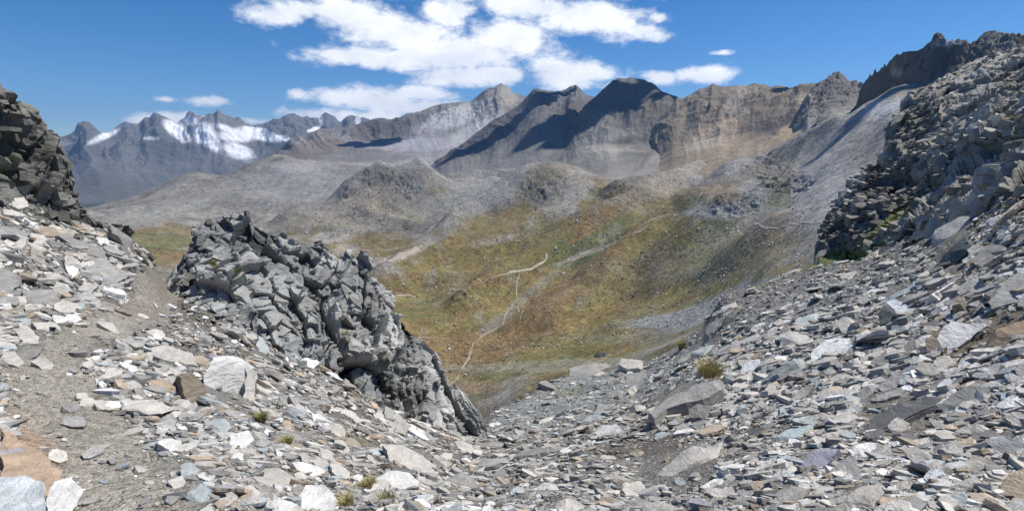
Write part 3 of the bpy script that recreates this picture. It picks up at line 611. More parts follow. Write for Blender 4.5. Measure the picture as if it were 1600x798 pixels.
LC = [[(-500,360,12.5),(0,330,13.2),(60,345,13.6),(125,362,14.2),(160,372,14.6)],
      [(-500,330,14),(0,300,14.4),(60,322,14.8),(125,345,15.1),(160,362,15.3)],
      [(-500,150,15.5),(0,225,15.4),(40,240,15.6),(80,270,15.7),(125,342,15.8),(160,365,15.9)],
      [(-500,20,17),(0,150,16.4),(12,152,16.4),(22,168,16.4),(40,176,16.5),(55,192,16.5),(66,212,16.6),(72,238,16.6),(88,244,16.6),(94,262,16.7),(104,282,16.7),(112,305,16.8),(120,318,16.8),(126,338,16.8),(160,366,16.8)]]
bk = []
for p in LC[3]:
    x, y, z = unproj(*p); bk.append((p[0], p[1], p[2]+5, float(z)-8))
LCo = outcrop('rock_outcrop', LC+[[(a, b, c-4, d+6.8) for a, b, c, d in bk], bk], -62, -37, 420, [20, 120, 130, 16, 16],
  'dark layered cliff at the left edge above the stony slope', 'rock outcrop', (.16, .155, .135),
  [(20,180,30,30,0,(.13,.12,.095),.6),(60,240,26,30,0,(.17,.165,.145),.5),(20,270,30,40,0,(.14,.14,.09),.5),(30,300,40,12,-20,(.28,.28,.265),.6)],
  2.2, .5, (.5, -.75, .3), 320, (.05, .26), 8, sw=(.36, .18), big=(3, .35), strata=(.35, -.1), env=([0, 1, 2, 3, 4, 5], [.4, 1, 1, .6, .6, .5]))
RC = [[(1272,450,36),(1283,425,38),(1340,415,38),(1400,398,33),(1500,355,25),(1600,312,19),(1700,290,18),(2400,180,17)],
      [(1272,436,41),(1283,402,42),(1310,397,43),(1340,392,43),(1400,365,42),(1450,330,42),(1500,290,40),(1600,240,36),(2400,120,32)],
      [(1272,436,44),(1283,392,46),(1310,350,50),(1340,320,55),(1400,290,58),(1450,240,62),(1500,205,62),(1600,170,60),(2400,60,50)],
      [(1272,434,48),(1278,395,50),(1284,372,51),(1291,352,54),(1305,335,58),(1318,318,60),(1326,296,63),(1338,284,66),(1352,280,70),(1372,262,74),(1388,246,78),(1392,222,84),(1398,196,90),(1408,176,96),(1424,164,102),(1440,150,108),(1462,132,114),(1490,116,120),(1520,102,124),(1545,92,128),(1570,88,130),(1600,76,130),(1700,50,130),(2400,0,120)]]
bk = []
for p in RC[3]:
    x, y, z = unproj(*p); bk.append((p[0], p[1], p[2]*1.25, float(z)-p[2]*.3))
RCo = outcrop('rock_outcrop', RC+[bk], 28.5, 53, 640, [50, 300, 230, 16],
  'broken rocky hillside rising to the right edge', 'rock outcrop', (.285, .268, .232),
  [(1330,365,50,50,40,(.12,.115,.105),.75),(1385,320,50,60,50,(.135,.13,.12),.6),(1410,240,30,60,-20,(.12,.115,.10),.6),(1440,180,30,50,-30,(.13,.125,.10),.6),(1395,345,60,9,40,(.12,.13,.035),.95),(1375,385,24,10,35,(.13,.14,.04),.9),(1320,400,50,8,10,(.13,.15,.04),.9),(1540,150,50,20,-20,(.30,.29,.26),.6),(1585,185,24,6,0,(.22,.17,.06),.8),(1540,260,70,30,30,(.27,.265,.24),.7),(1500,230,40,20,30,(.27,.265,.245),.6),(1480,300,60,12,35,(.28,.26,.22),.8),(1560,215,60,10,30,(.30,.28,.24),.8),(1450,210,14,50,-30,(.26,.24,.2),.7),(1360,300,12,50,-20,(.10,.095,.085),.8),(1530,330,60,16,30,(.30,.28,.25),.8),(1580,130,30,30,0,(.22,.21,.17),.5)],
  4.2, .60, (-.35, -.6, .6), 9500, (.08, .55), 14, ck=0, soft=True, lfade=(1270, 1345), big=(14, 2.6), zs=1.2, sw=(.4, .22), strata=(-.12, .05), env=([0, .5, 1, 2, 3, 4], [.3, .6, 1, 1, .7, .5]))

# ================================================================== LOOSE STONES
from mathutils.geometry import delaunay_2d_cdt
def block_mesh(poly, top, thick, seed, rough=.03):
    """angular slab with the outline poly (local x, y): broken faces on top, layered broken edge; top near z=0"""
    rs = np.random.default_rng(seed); poly = np.array(poly, float); c = poly.mean(0); S = np.abs(poly-c).max()
    seg = []; n = len(poly)
    for i in range(n):
        a, b = poly[i], poly[(i+1) % n]; k = max(1, int(np.linalg.norm(b-a)/S*7)); nn_ = np.array([-(b-a)[1], (b-a)[0]])
        for j in range(k): seg.append(a+(b-a)*(j+rs.uniform(-.3, .3)*(j > 0))/k+nn_*rs.normal(0, .022)*(j > 0))
    seg = np.array(seg); m = len(seg)
    # a few broken planes give the top its facets
    pl = [(0.0, *rs.normal(0, .10, 2))]
    for q in range(rs.integers(2, 5)):
        a = rs.random()*6.283; sl = rs.uniform(.35, 1.3); pl.append((rs.uniform(.35, .8)*sl*S, -math.cos(a)*sl, -math.sin(a)*sl))
    def ztop(P):
        d = P-c; z = np.min([o+gx*d[:, 0]+gy*d[:, 1] for (o, gx, gy) in pl], axis=0); z = np.minimum(z, 0.04*S)
        z = np.maximum(z, -thick*.75)
        q = P/S; stp = np.round(fbm(q[:, 0]*1.4+seed, q[:, 1]*1.4, 0.3, 3)*6)/6*min(thick*.22, .09*S)
        return z+stp+rough*S*fbm(q[:, 0]*3+seed, q[:, 1]*3, 1.0, 4, .6)
    g = S/5.5; xs = np.arange(poly[:, 0].min(), poly[:, 0].max(), g); ys = np.arange(poly[:, 1].min(), poly[:, 1].max(), g)
    gx, gy = np.meshgrid(xs, ys); gp = np.stack([gx.ravel(), gy.ravel()], 1)+rs.uniform(-.33, .33, (gx.size, 2))*g
    inside = np.zeros(len(gp), bool); near = np.full(len(gp), 9e9)
    for i in range(m):
        p, q = seg[i], seg[(i+1) % m]
        cr = ((p[1] > gp[:, 1]) != (q[1] > gp[:, 1])) & (gp[:, 0] < (q[0]-p[0])*(gp[:, 1]-p[1])/(q[1]-p[1]+1e-12)+p[0]); inside ^= cr
        t = np.clip(((gp-p)@(q-p))/((q-p)@(q-p)+1e-12), 0, 1); near = np.minimum(near, np.linalg.norm(gp-p-t[:, None]*(q-p), axis=1))
    gp = gp[inside & (near > g*.4)]
    allp = np.concatenate([seg, gp])
    rv, _, rf, *_r = delaunay_2d_cdt([Vector(p) for p in allp], [], [list(range(m))], 1, 1e-6)
    TP = np.array([v[:] for v in rv]); tz = ztop(TP)
    bm = bmesh.new(); tv = [bm.verts.new((p[0], p[1], z)) for p, z in zip(TP, tz)]
    for f in rf:
        try: bm.faces.new([tv[k] for k in f])
        except ValueError: pass
    bm.faces.ensure_lookup_table()
    ring0 = [e for e in bm.edges if len(e.link_faces) == 1]
    # side: layered ledges
    nl = rs.integers(3, 6); outs = rs.uniform(-.05, .09, nl+1); zl = np.sort(rs.uniform(.1, .95, nl)); zl = np.append(zl, 1.0); lean = rs.uniform(-.18, .18, 2)
    under = rs.uniform(.02, .22)
    src = {v: v for e in ring0 for v in e.verts}; base0 = {v: (v.co.x, v.co.y, v.co.z) for v in src}; prev = src
    for li, zq in enumerate(zl):
        cur = {}
        for v in src:
            x, y, z = base0[v]; d = np.array([x, y])-c; a = math.atan2(d[1], d[0])
            k = 1+outs[li]*(1+.8*math.sin(a*3+seed+li))-under*zq**2
            q = c+d*k+lean*thick*zq; zz = z*(1-zq)-thick*zq*(1+.12*math.sin(a*2+seed*1.7))
            cur[v] = bm.verts.new((q[0], q[1], zz))
        for e in ring0:
            p, q = e.verts
            bm.faces.new((prev[p], prev[q], cur[q], cur[p]))
        prev = cur
    es = [bm.edges.get((prev[e.verts[0]], prev[e.verts[1]])) for e in ring0]
    bmesh.ops.holes_fill(bm, edges=[e for e in es if e], sides=0)
    bmesh.ops.triangulate(bm, faces=bm.faces); bmesh.ops.recalc_face_normals(bm, faces=bm.faces)
    me = bpy.data.meshes.new('stone'); bm.to_mesh(me); bm.free(); me.materials.append(M_slab); me.update()
    return me
def plane_frame(px, py, k, bias=0):
    x, y, z, i, c = hitF(px, py); A = np.array([x, y, z]); n = NFs[i, c].copy()
    tc_ = np.array([0, 0, EYE])-A; dist = np.linalg.norm(tc_); tc_ /= dist
    n = n*(1-k)+tc_*k; n /= np.linalg.norm(n); return A, n, dist
NFs = NF.copy()
for q in range(3): NFs[..., q] = smooth(smooth(NF[..., q], 14, 0), 14, 1)
NFs /= np.linalg.norm(NFs, axis=-1, keepdims=True)
PAL = dict(P=(.505,.475,.42), W=(.66,.645,.605), B=(.38,.415,.405), T=(.37,.31,.235), O=(.45,.335,.235), D=(.13,.13,.13), G=(.32,.308,.283), L=(.33,.32,.345), K=(.16,.18,.172))
HALL = []
def hero(poly, tint, thick, k, label, name='stone_slab', cat='stone', lift=.25, seed=None):
    """poly in photo pixels; the top face lies in a real plane through the ground there"""
    poly = np.array(poly, float); cx, cy = poly.mean(0)
    low = poly[:, 1].max()
    thick = thick*1.15
    for _try in range(8):
        A, n, dist = plane_frame(cx, min(cy+.25*(low-cy), 797), min(k, .95))
        A = A+n*thick*dist/FPX*.55; span = max(np.ptp(poly[:, 0]), np.ptp(poly[:, 1]))*dist/FPX; far_ = 0; bad = False
        for (px, py) in poly:
            d = np.array([float(q) for q in ray(px, py)]); o = np.array([0, 0, EYE]); den = d@n
            if den > -1e-3: bad = True; break
            far_ = max(far_, np.linalg.norm(o+d*(((A-o)@n)/den)-A))
        if not bad and far_ < span*1.15: break
        k += .13
    pts = []
    for (px, py) in poly:
        d = np.array([float(q) for q in ray(px, py)]); o = np.array([0, 0, EYE])
        den = d@n; t = ((A-o)@n)/den if abs(den) > 1e-4 else dist
        t = t if 0 < t < dist*2.5 else dist
        pts.append(o+d*t)
    pts = np.array(pts); ctr = pts.mean(0)
    X_ = pts[np.argmax(np.linalg.norm(pts-ctr, axis=1))]-ctr; X_ -= n*(X_@n); X_ /= np.linalg.norm(X_); Y_ = np.cross(n, X_)
    loc = [((p-ctr)@X_, (p-ctr)@Y_) for p in pts]
    if sum(loc[i][0]*loc[(i+1) % len(loc)][1]-loc[(i+1) % len(loc)][0]*loc[i][1] for i in range(len(loc))) < 0: loc = loc[::-1]
    me = block_mesh(loc, 0, thick*dist/FPX, seed or len(HALL)+1)
    o = bpy.data.objects.new(name, me); COL.objects.link(o)
    from mathutils import Matrix
    o.matrix_world = Matrix(((X_[0], Y_[0], n[0], ctr[0]), (X_[1], Y_[1], n[1], ctr[1]), (X_[2], Y_[2], n[2], ctr[2]), (0, 0, 0, 1)))
    t = PAL[tint] if isinstance(tint, str) else tint
    r_ = random.uniform(.92, 1.08); o.color = (t[0]*r_, t[1]*r_, t[2]*r_, 1)
    tag(o, label, cat); HALL.append((cx, cy, float(np.ptp(poly[:, 0])), float(np.ptp(poly[:, 1])), poly, label)); return o
def oval(cx, cy, w, h, an, seed):
    rs = random.Random(seed); n = rs.randint(5, 7); out = []
    for i in range(n):
        a = (i+rs.uniform(-.28, .28))/n*2*math.pi; r = rs.uniform(.9, 1.12)
        u, v = math.cos(a)*w/2*r, math.sin(a)*h/2*r; t = R(an)
        out.append((cx+u*math.cos(t)-v*math.sin(t), cy-(u*math.sin(t)+v*math.cos(t))))
    return out
random.seed(21)
# traced slabs: outline, tint, thickness in photo pixels, tilt towards the viewer, label, category
TR = [
 ([(318,588),(335,552),(352,546),(374,549),(392,574),(389,606),(372,622),(352,640),(328,628)],'W',30,.62,'large pale white block leaning up among the rubble below the central crag','boulder'),
 ([(279,586),(300,582),(322,606),(328,642),(304,642),(288,618)],(.24,.20,.15),22,.55,'brown edged slab leaning against the left side of the large white block','boulder'),
 ([(388,560),(402,580),(398,625),(384,650),(372,640),(384,610)],'P',14,.6,'narrow pale slab standing behind the right side of the large white block','boulder'),
 ([(0,655),(45,682),(98,738),(80,772),(60,780),(0,742)],'O',12,.12,'smooth orange rust coloured slab at the lower left beside the path','slab'),
 ([(-40,742),(0,732),(38,738),(66,756),(72,800),(60,830),(-40,830)],(.60,.63,.62),22,.15,'big smooth bluish white slab in the bottom left corner','slab'),
 ([(72,780),(85,752),(112,744),(130,768),(112,798),(78,810)],'W',22,.25,'white chipped block right of the bluish white corner slab','stone'),
 ([(0,697),(22,695),(46,708),(40,722),(12,722),(-8,712)],'L',9,.2,'small lilac grey stone lying on the orange slab','stone'),
 ([(462,778),(478,754),(506,756),(530,786),(528,806),(474,808)],'W',20,.3,'bluish white slab at the bottom edge left of the picture centre','slab'),
 ([(396,742),(418,724),(452,726),(474,742),(452,762),(412,762)],'P',14,.25,'broad pale slab just left of the bluish white bottom slab','slab'),
 ([(598,694),(622,695),(661,708),(681,728),(676,742),(640,736),(612,722)],'P',16,.3,'long pale slab with brown broken left end in the gully rubble','slab'),
 ([(586,742),(605,734),(640,736),(656,752),(648,768),(612,770),(590,760)],'W',16,.35,'white lumpy block right below the long brown ended slab','boulder'),
 ([(889,578),(900,571),(946,559),(952,566),(930,580),(915,596),(892,594)],'G',22,.12,'grey boulder with dark front, left one on the scree mound','boulder'),
 ([(966,566),(974,559),(996,558),(1005,566),(1003,572),(980,573)],'P',20,.10,'grey boulder with black hollow front, right one on the scree mound','boulder'),
 ([(976,586),(990,576),(1006,580),(1008,596),(996,604),(980,596)],'G',8,.3,'flat grey slab below the right boulder on the scree mound','slab'),
 ([(1012,641),(1050,618),(1110,594),(1127,588),(1128,606),(1096,620),(1040,636),(1020,648)],'G',40,.12,'massive dark fronted ledge with grass tuft in the right hand scree','boulder'),
 ([(1076,640),(1090,630),(1112,632),(1116,648),(1098,660),(1078,656)],(.27,.25,.22),12,.4,'brownish block tucked under the right end of the massive ledge','stone'),
 ([(985,752),(1013,742),(1060,712),(1121,683),(1112,708),(1080,728),(1058,742),(1030,756)],'P',12,.25,'large flat pale slab tapering up to the right, low in the middle','slab'),
 ([(1326,688),(1368,649),(1439,612),(1473,610),(1458,634),(1409,657),(1361,678)],'D',8,.2,'long smooth dark slate slab lying on the right hand slope','slab'),
 ([(1458,541),(1469,519),(1488,500),(1517,507),(1544,506),(1517,530),(1488,548),(1469,550)],'W',16,.3,'broad white slab with dark edge high on the right slope','slab'),
 ([(1456,578),(1462,556),(1480,552),(1490,562),(1474,580),(1460,584)],'P',12,.35,'pale slab just below the broad white slab on the right slope','slab'),
 ([(1532,537),(1559,514),(1600,493),(1650,478),(1640,505),(1600,528),(1559,542)],(.34,.255,.18),24,.3,'rust banded rock like weathered wood at the right edge','boulder'),
 ([(1453,380),(1462,360),(1500,338),(1511,336),(1516,352),(1486,374),(1463,386)],'P',22,.3,'big pale slab resting on a dark green slab, upper right','boulder'),
 ([(1455,424),(1478,396),(1508,370),(1515,380),(1512,393),(1486,416),(1462,428)],'K',22,.4,'dark green slab under the big pale slab, upper right','boulder'),
 ([(1385,472),(1396,468),(1412,472),(1427,484),(1420,493),(1404,490)],(.80,.81,.80),10,.3,'bright white slab perched on a dark rock in the right scree','slab'),
 ([(1372,470),(1392,456),(1430,442),(1434,452),(1404,466),(1386,478)],'B',14,.2,'blue grey slab behind the bright white perched slab','slab'),
 ([(1372,490),(1384,476),(1398,486),(1400,502),(1384,510),(1374,504)],'K',18,.5,'dark rock under the left end of the bright white perched slab','boulder'),
 ([(1206,690),(1230,668),(1268,656),(1266,668),(1244,684),(1220,694)],(.36,.42,.41),8,.25,'flat blue green slab pointing up right on the lower right slope','slab'),
 ([(1246,732),(1262,706),(1290,694),(1312,702),(1296,722),(1264,738)],(.32,.31,.36),14,.35,'lilac grey boulder below the flat blue green slab','boulder'),
 ([(1310,782),(1338,760),(1374,750),(1382,768),(1366,792),(1330,806)],'P',20,.3,'large pale wedge of rock at the bottom edge right of centre','boulder'),
 ([(1560,640),(1572,634),(1600,646),(1625,662),(1600,672),(1580,662)],'P',18,.35,'thick pale slab at the right edge above the heart shaped block','slab'),
 ([(1545,682),(1560,672),(1580,688),(1590,672),(1600,690),(1590,720),(1566,716),(1550,700)],(.40,.40,.38),20,.55,'notched grey block near the right edge above the tan boulder','boulder'),
 ([(1506,724),(1518,712),(1545,714),(1562,728),(1550,744),(1520,742)],(.44,.40,.34),18,.4,'rounded beige block left of the notched grey block','boulder'),
 ([(1562,756),(1580,734),(1610,728),(1625,760),(1610,792),(1576,788)],(.50,.40,.28),26,.5,'orange tan boulder in the bottom right corner','boulder'),
 ([(1015,806),(1000,790),(1030,780),(1062,792),(1060,812)],'P',14,.3,'pale slab cut by the bottom edge right of the middle','slab'),
]
for i, (poly, tn, th, k, lb, ct) in enumerate(TR): hero(poly, tn, th, k, lb, {'boulder': 'boulder', 'slab': 'stone_slab', 'stone': 'stone'}[ct], ct, seed=100+i)
# simple slabs: cx, cy, width, height, angle, tint, label
OV = [
 (65,464,68,34,-28,'G','big grey block on the bank at the far left, above the path'),(10,436,54,46,-20,'G','dark grey block cut by the left edge above the path bank'),
 (74,510,48,20,-10,'P','striped flat slab just below the big grey bank block'),(44,524,44,24,-42,'P','pale slab tipped steeply downhill left of the path'),
 (18,560,46,26,-15,'P','pale slab at the left edge beside the widest part of the path'),(68,568,38,22,-20,'P','pale chunky stone touching the left border of the path'),
 (165,478,32,12,-28,'G','lone slim grey slab on the bare brown bank left'),(69,610,22,12,0,'G','small dark grey stone lying alone on the path'),
 (112,635,28,16,0,'G','grey stone, leftmost of three in a row right of the path'),(138,627,34,18,0,'P','pale stone, middle of three in a row right of the path'),(165,632,34,18,0,'P','pale stone, rightmost of three in a row right of the path'),
 (209,577,20,18,0,'W','small round white stone in the rubble right of the path'),(268,552,84,30,-18,'P','long pale slab sloping right, up left of the large white block'),
 (308,560,44,22,-30,'T','tan slab wedged between the long pale slab and the white block'),(341,661,44,26,-14,'B','blue grey flat slab below the large white block'),
 (370,645,38,16,-6,'G','grey flat slab under the right foot of the large white block'),(268,692,42,30,-12,'W','white thick stone left of the blue grey flat slab'),
 (296,732,30,32,20,'B','blue grey stone, upper of two in the lower left rubble'),(310,770,38,36,20,'B','blue grey stone, lower of two in the lower left rubble'),
 (279,630,40,16,5,'P','pale flat stone left of the brown edged leaning slab'),(376,686,46,26,10,'W','white stone low right of the large white block'),(275,750,28,24,0,'P','pale stone left of the lower blue grey stone'),
 (175,716,15,15,40,'G','small upright grey stone in the middle of the path'),(233,752,17,12,0,'P','small pale stone at the right border of the path, near the bottom'),
 (549,689,54,18,-12,'T','mossy tan slab above the long brown ended slab'),(586,706,32,14,5,'B','blue grey slab left of the long brown ended slab'),
 (515,716,44,15,-45,'P','slim pale slab sloping steeply right, lower centre left'),(534,738,52,18,-38,'P','pale slab lying below the slim steep one, lower centre left'),
 (545,647,62,20,-12,'P','pale flat slab at the foot of the central crag'),(522,668,44,24,-25,'P','pale slab just under the flat one at the crag foot'),
 (482,567,36,20,10,'W','white rounded block lodged at the front of the central crag'),(493,629,28,18,0,'G','grey stone below the white block lodged in the crag'),
 (594,760,32,24,0,'P','pale cube like stone left of the white lumpy block'),(440,787,52,24,0,'W','white stone at the bottom edge under the broad pale slab'),
 (708,676,28,10,-5,'G','dark thin slab at the lip of the gully, left'),(731,686,22,12,0,'G','dark thin slab at the lip of the gully, middle'),(768,694,42,10,-3,'G','flat grey slab at the lip of the gully, right'),
 (728,719,20,12,0,'W','small white stone below the lip of the gully'),(777,748,24,16,0,'G','grey stone in the gully bed near the picture centre'),
 (937,584,22,10,0,'P','small pale stone beside the left boulder on the scree mound'),(940,554,26,8,10,'G','thin slab behind the left boulder on the scree mound'),
 (1095,548,42,20,32,'B','blue grey slab under the dark standing ledge on the right rim'),(1112,515,56,24,52,'G','dark steep ledge standing on the right rim of the gully'),(1137,503,24,16,20,'D','black rock beside the steep ledge on the right rim'),
 (1072,558,34,10,28,'P','thin pale slab below the steep ledge on the right rim'),(938,638,46,13,8,'G','grey slab with dark underside in the middle scree, upper'),(926,653,40,11,8,'B','blue grey slab in the middle scree, lower'),
 (1035,681,40,15,8,'B','blue grey slab between the massive ledge and the flat pale slab'),(988,765,46,24,0,'P','pale stone left of the foot of the flat tapering slab'),
 (856,761,42,15,-8,'W','white slab near the bottom in the middle'),(833,775,34,10,-3,'W','thin white slab just below the white middle slab'),(808,766,22,16,0,'B','blue green stone left of the two white middle slabs'),
 (949,715,30,12,0,'P','flat pale stone in the brown gully gravel'),(890,790,54,24,0,'P','pale block cut by the bottom edge in the middle'),(1125,772,46,28,-15,'P','pale block right of the flat tapering slab, near the bottom'),
 (1117,753,30,14,20,'W','white slab just above the pale block near the bottom'),(927,750,26,14,8,'G','grey stone left of the pale stone in the gully gravel'),(1062,750,14,22,60,'B','narrow blue grey stone below the flat tapering slab'),
 (1180,672,32,16,25,'D','dark stone right of the upper tip of the flat tapering slab'),(1185,758,28,30,40,'T','tan upright stone near the bottom right of centre'),(994,709,28,14,0,'T','brown flat stone in the gully gravel'),(1143,703,36,13,20,'G','grey slab right of the upper tip of the tapering slab'),
 (1241,692,20,20,20,'W','white stone at the lower end of the blue green slab'),(1226,722,28,22,10,'W','white stone left of the lilac grey boulder'),(1303,679,42,18,8,'P','pale stone between the blue green slab and the dark slate slab'),
 (1349,702,48,32,0,'W','white angular stone below the dark slate slab'),(1324,726,36,40,45,'G','grey pointed stone left of the white angular stone'),(1404,664,36,22,20,'P','pale stone lying on the lower edge of the dark slate slab'),
 (1380,701,22,22,0,'T','tan stone right of the white angular stone'),(1433,709,46,24,-5,'P','pale flat block below the right part of the dark slate slab'),(1233,769,58,30,25,'G','grey slab pointing up right near the bottom edge'),
 (1256,783,26,20,0,'W','white stone beside the grey pointed slab at the bottom edge'),(1349,614,42,22,40,'G','grey block above the left end of the dark slate slab'),(1394,597,52,20,28,'G','grey slab above the middle of the dark slate slab'),
 (1390,617,60,15,22,'G','long grey slab touching the top of the dark slate slab'),(1252,616,42,15,40,'G','grey slab alone on the lower right slope'),(1316,588,46,15,15,'P','pale slab on the right slope below a small white stone'),
 (1342,562,19,14,20,'W','small bright white stone in the middle of the right slope'),(1420,553,32,12,8,'B','small blue grey slab left of the broad white slab'),(1441,533,36,16,35,'W','white leaf shaped slab left of the broad white slab'),
 (1504,569,28,12,0,'W','white slab under the dark edge of the broad white slab'),(1525,552,32,20,15,'G','grey stone between the white slabs and the rust banded rock'),(1551,601,28,20,10,'W','white stone, upper of the pile at the right edge'),
 (1578,608,28,15,-15,'P','pale flat stone beside the upper white one at the right edge'),(1562,631,28,12,-5,'P','pale stone on the left end of the thick slab at the right edge'),(1536,674,46,24,-8,'P','pale slab left of the notched grey block'),
 (1491,728,40,24,10,'W','white stone left of the rounded beige block'),(1525,776,30,26,0,'T','brown square stone left of the corner boulder'),(1506,690,22,36,-20,'T','tan upright slab left of the pale slab, right side'),
 (1513,752,50,18,-8,'P','rough pale slab below the rounded beige block'),(1445,776,42,26,50,'W','white tilted stone at the bottom edge, right'),(1405,790,52,22,5,'P','pale slab at the bottom edge between two white stones'),
 (1497,779,28,24,0,'B','blue grey stone at the bottom edge, right'),(1398,752,22,14,60,'W','small white upright stone right of the large pale wedge'),(1552,347,30,16,30,'W','white slab high on the slope at the upper right'),
 (1567,368,24,18,-40,'B','blue green stone below the white slab, upper right'),(1523,389,32,22,30,'P','pale slab right of the dark green slab, upper right'),(1546,400,48,32,40,'G','brown grey slab below the blue green stone, upper right'),
 (1520,446,58,22,28,'P','pale wedge slab on brown soil, right of the scree'),(1489,438,26,16,30,'P','pale stone left of the wedge slab on brown soil'),(1567,428,40,17,22,'W','white slab right of the wedge slab on brown soil'),(1597,425,20,34,10,'W','white upright slab cut by the right edge'),
 (1183,510,28,14,40,'W','light slab alone in the grey scree below the right rim'),(1402,375,24,10,20,'B','blue green stone by the grass strip under the hillside'),(1380,391,22,13,20,'D','dark stone by the grass strip under the hillside'),
 (15,306,56,18,-25,'P','pale slab under the foot of the left cliff'),(162,376,22,12,-30,'W','white stone on the crest of the left slope'),(41,391,18,11,0,'P','pale stone halfway up the left slope'),(75,357,18,8,-10,'P','small pale slab near the top of the left slope'),
 (242,520,40,14,-8,'P','flat pale stone at the start of the rubble right of the notch'),(412,545,46,14,-62,'B','blue grey slab leaning against the left part of the crag'),
]
for i, (cx, cy, w_, h_, an, tn, lb) in enumerate(OV):
    hero(oval(cx, cy, w_, h_, an, i+50), tn, min(h_, w_)*random.uniform(.35, .7), random.uniform(.12, .38), lb, 'stone', 'stone', seed=300+i)

# ---- scattered rubble: density per screen area, real sizes growing with distance
sa = np.abs(np.gradient(pxF, axis=1)*np.gradient(pyF, axis=0)-np.gradient(pxF, axis=0)*np.gradient(pyF, axis=1))
tcm = np.stack([-XF, -YF, EYE-ZF], -1); dst = np.linalg.norm(tcm, axis=-1)
face = ((NF*tcm).sum(-1)/dst)
wd = np.where((pxF > -260) & (pxF < 1860) & (pyF > 120) & (pyF < 900) & (face > .02) & (TF[:, None] < 5.02) & (np.hypot(XF, YF) > 1.6), sa, 0)
dens = np.ones_like(wd)
dens *= 1-.97*(1-sstep(halfw*.9, halfw*1.7, dpath+.12*fbm(XF*2, YF*2, 5.0, 3)))
for (cx, cy, rx, ry, an, lo) in [(330,480,110,45,-28,.65),(120,450,110,35,-15,.35),(640,625,120,26,-24,.6),(1535,520,90,50,32,.6),(1000,700,80,14,8,.4),(1400,640,90,30,30,.4),(230,450,40,50,30,.6)]:
    a = R(an); dx = pxF-cx; dy = -(pyF-cy); u = (dx*math.cos(a)+dy*math.sin(a))/rx; v = (-dx*math.sin(a)+dy*math.cos(a))/ry
    dens *= 1-lo*(1-sstep(.6, 1.2, np.sqrt(u*u+v*v)))
cl = fbm(XF*.7, YF*.7, 11.0, 4); dens *= np.clip(1+.6*cl, .4, 1.5)
wd = (wd*dens).ravel(); cs = np.cumsum(wd); cs /= cs[-1]
g2 = np.random.default_rng(12)
def scatter(n, smin, smax, power):
    ii = np.searchsorted(cs, g2.random(n)); P = np.stack([XF.ravel()[ii], YF.ravel()[ii], ZF.ravel()[ii]], 1)
    d = dst.ravel()[ii]; nn = NFs.reshape(-1, 3)[ii]; px = pxF.ravel()[ii]; py = pyF.ravel()[ii]
    u = g2.random(n); s = (smin**(-power)+u*(smax**(-power)-smin**(-power)))**(-1/power)
    far = np.clip(1-(d-9)/26, .42, 1); s = np.maximum(s*far, 2.6)
    gul = np.exp(-(((px-1000)/150)**2+((py-700)/34)**2)); s = np.maximum(s*(1-.5*gul), 2.6)
    P[:, :2] += g2.normal(0, 1, (n, 2))*(d*2/FPX)[:, None]*.5
    ws_ = np.minimum(s*.5*d/FPX, .45)                     # half width in metres
    right = sstep(820, 1150, px)
    yaw = np.where(g2.random(n) < .65, right*R(38)+(1-right)*R(-42)+g2.normal(0, .45, n), g2.random(n)*6.28)
    tl = g2.normal(0, .22, (n, 3)); nb = nn*1+tl; nb[:, 2] += .15
    B = rot_basis(nb, yaw)
    size = np.stack([ws_*g2.uniform(.9, 1.5, n), ws_*g2.uniform(.75, 1.1, n), ws_*g2.uniform(.5, 1.15, n)], 1)
    kind = g2.choice([0, 1, 2, 3, 4, 6, 9, 10, 5, 7], n)
    pal = np.array([PAL['P'], PAL['G'], PAL['W'], PAL['B'], PAL['T'], (.40,.387,.355), (.24,.235,.22), (.45,.36,.27), PAL['L']])
    pr = np.array([.28, .15, .13, .06, .07, .20, .08, .03, .01]); k = g2.choice(len(pal), n, p=pr/pr.sum())
    mid = (px > 760) & (px < 1450) & (py < 660) & (g2.random(n) < .7)
    k = np.where(mid, g2.choice([0, 3, 5, 2], n, p=[.4, .15, .35, .1]), k)
    t = pal[k]*(1+.16*g2.normal(0, 1, (n, 1))); t = np.clip(t, .05, .75)
    return P, nn, B, size, kind, t, px, py, s, d, k
# one object for the countless small pieces
P, nn, B, size, kind, t, px, py, s, d, k = scatter(150000, 3.4, 36, 1.5)
keep = np.ones(len(px), bool)
for h in HALL:
    keep &= ~((((px-h[0])/(h[2]*.46))**2+((py-h[1]-h[3]*.05)/(h[3]*.46))**2 < 1) & (g2.random(len(px)) < .93))
P, nn, B, size, kind, t = P[keep], nn[keep], B[keep], size[keep], kind[keep], t[keep]
V, F, C = bake(P+nn*(size[:, 2]*.12)[:, None], B, size, kind, t)
scree = link_mesh('scree', V, F, M_rock, False, C); tag(scree, 'countless small flat schist fragments covering the near slopes', 'scree', kind='stuff')
# the largest pieces of rubble, each its own object
want = 300-len(HALL); P, nn, B, size, kind, t, px, py, s, d, k = scatter(9000, 25, 84, 2.3)
order = np.argsort(-s); LIB = []
for q in range(12):
    rr_ = random.Random(q); n_ = rr_.randint(5, 7)
    pl = [(math.cos((i+rr_.uniform(-.3, .3))/n_*6.283)*rr_.uniform(.85, 1.1), math.sin((i+rr_.uniform(-.3, .3))/n_*6.283)*rr_.uniform(.55, .8)) for i in range(n_)]
    pl.sort(key=lambda a: math.atan2(a[1], a[0])); LIB.append(block_mesh(pl, 0, rr_.uniform(.22, .6), 700+q, .035))
SHP = ['thin', 'thin', 'flat', 'flat', 'chunky', 'chunky', 'flat', 'chunky', 'thick', 'thin', 'flat', 'thick']
th_ = [abs(min(v.co.z for v in m_.vertices)) for m_ in LIB]
SHP = ['thin' if a < .32 else ('flat' if a < .46 else 'thick') for a in th_]
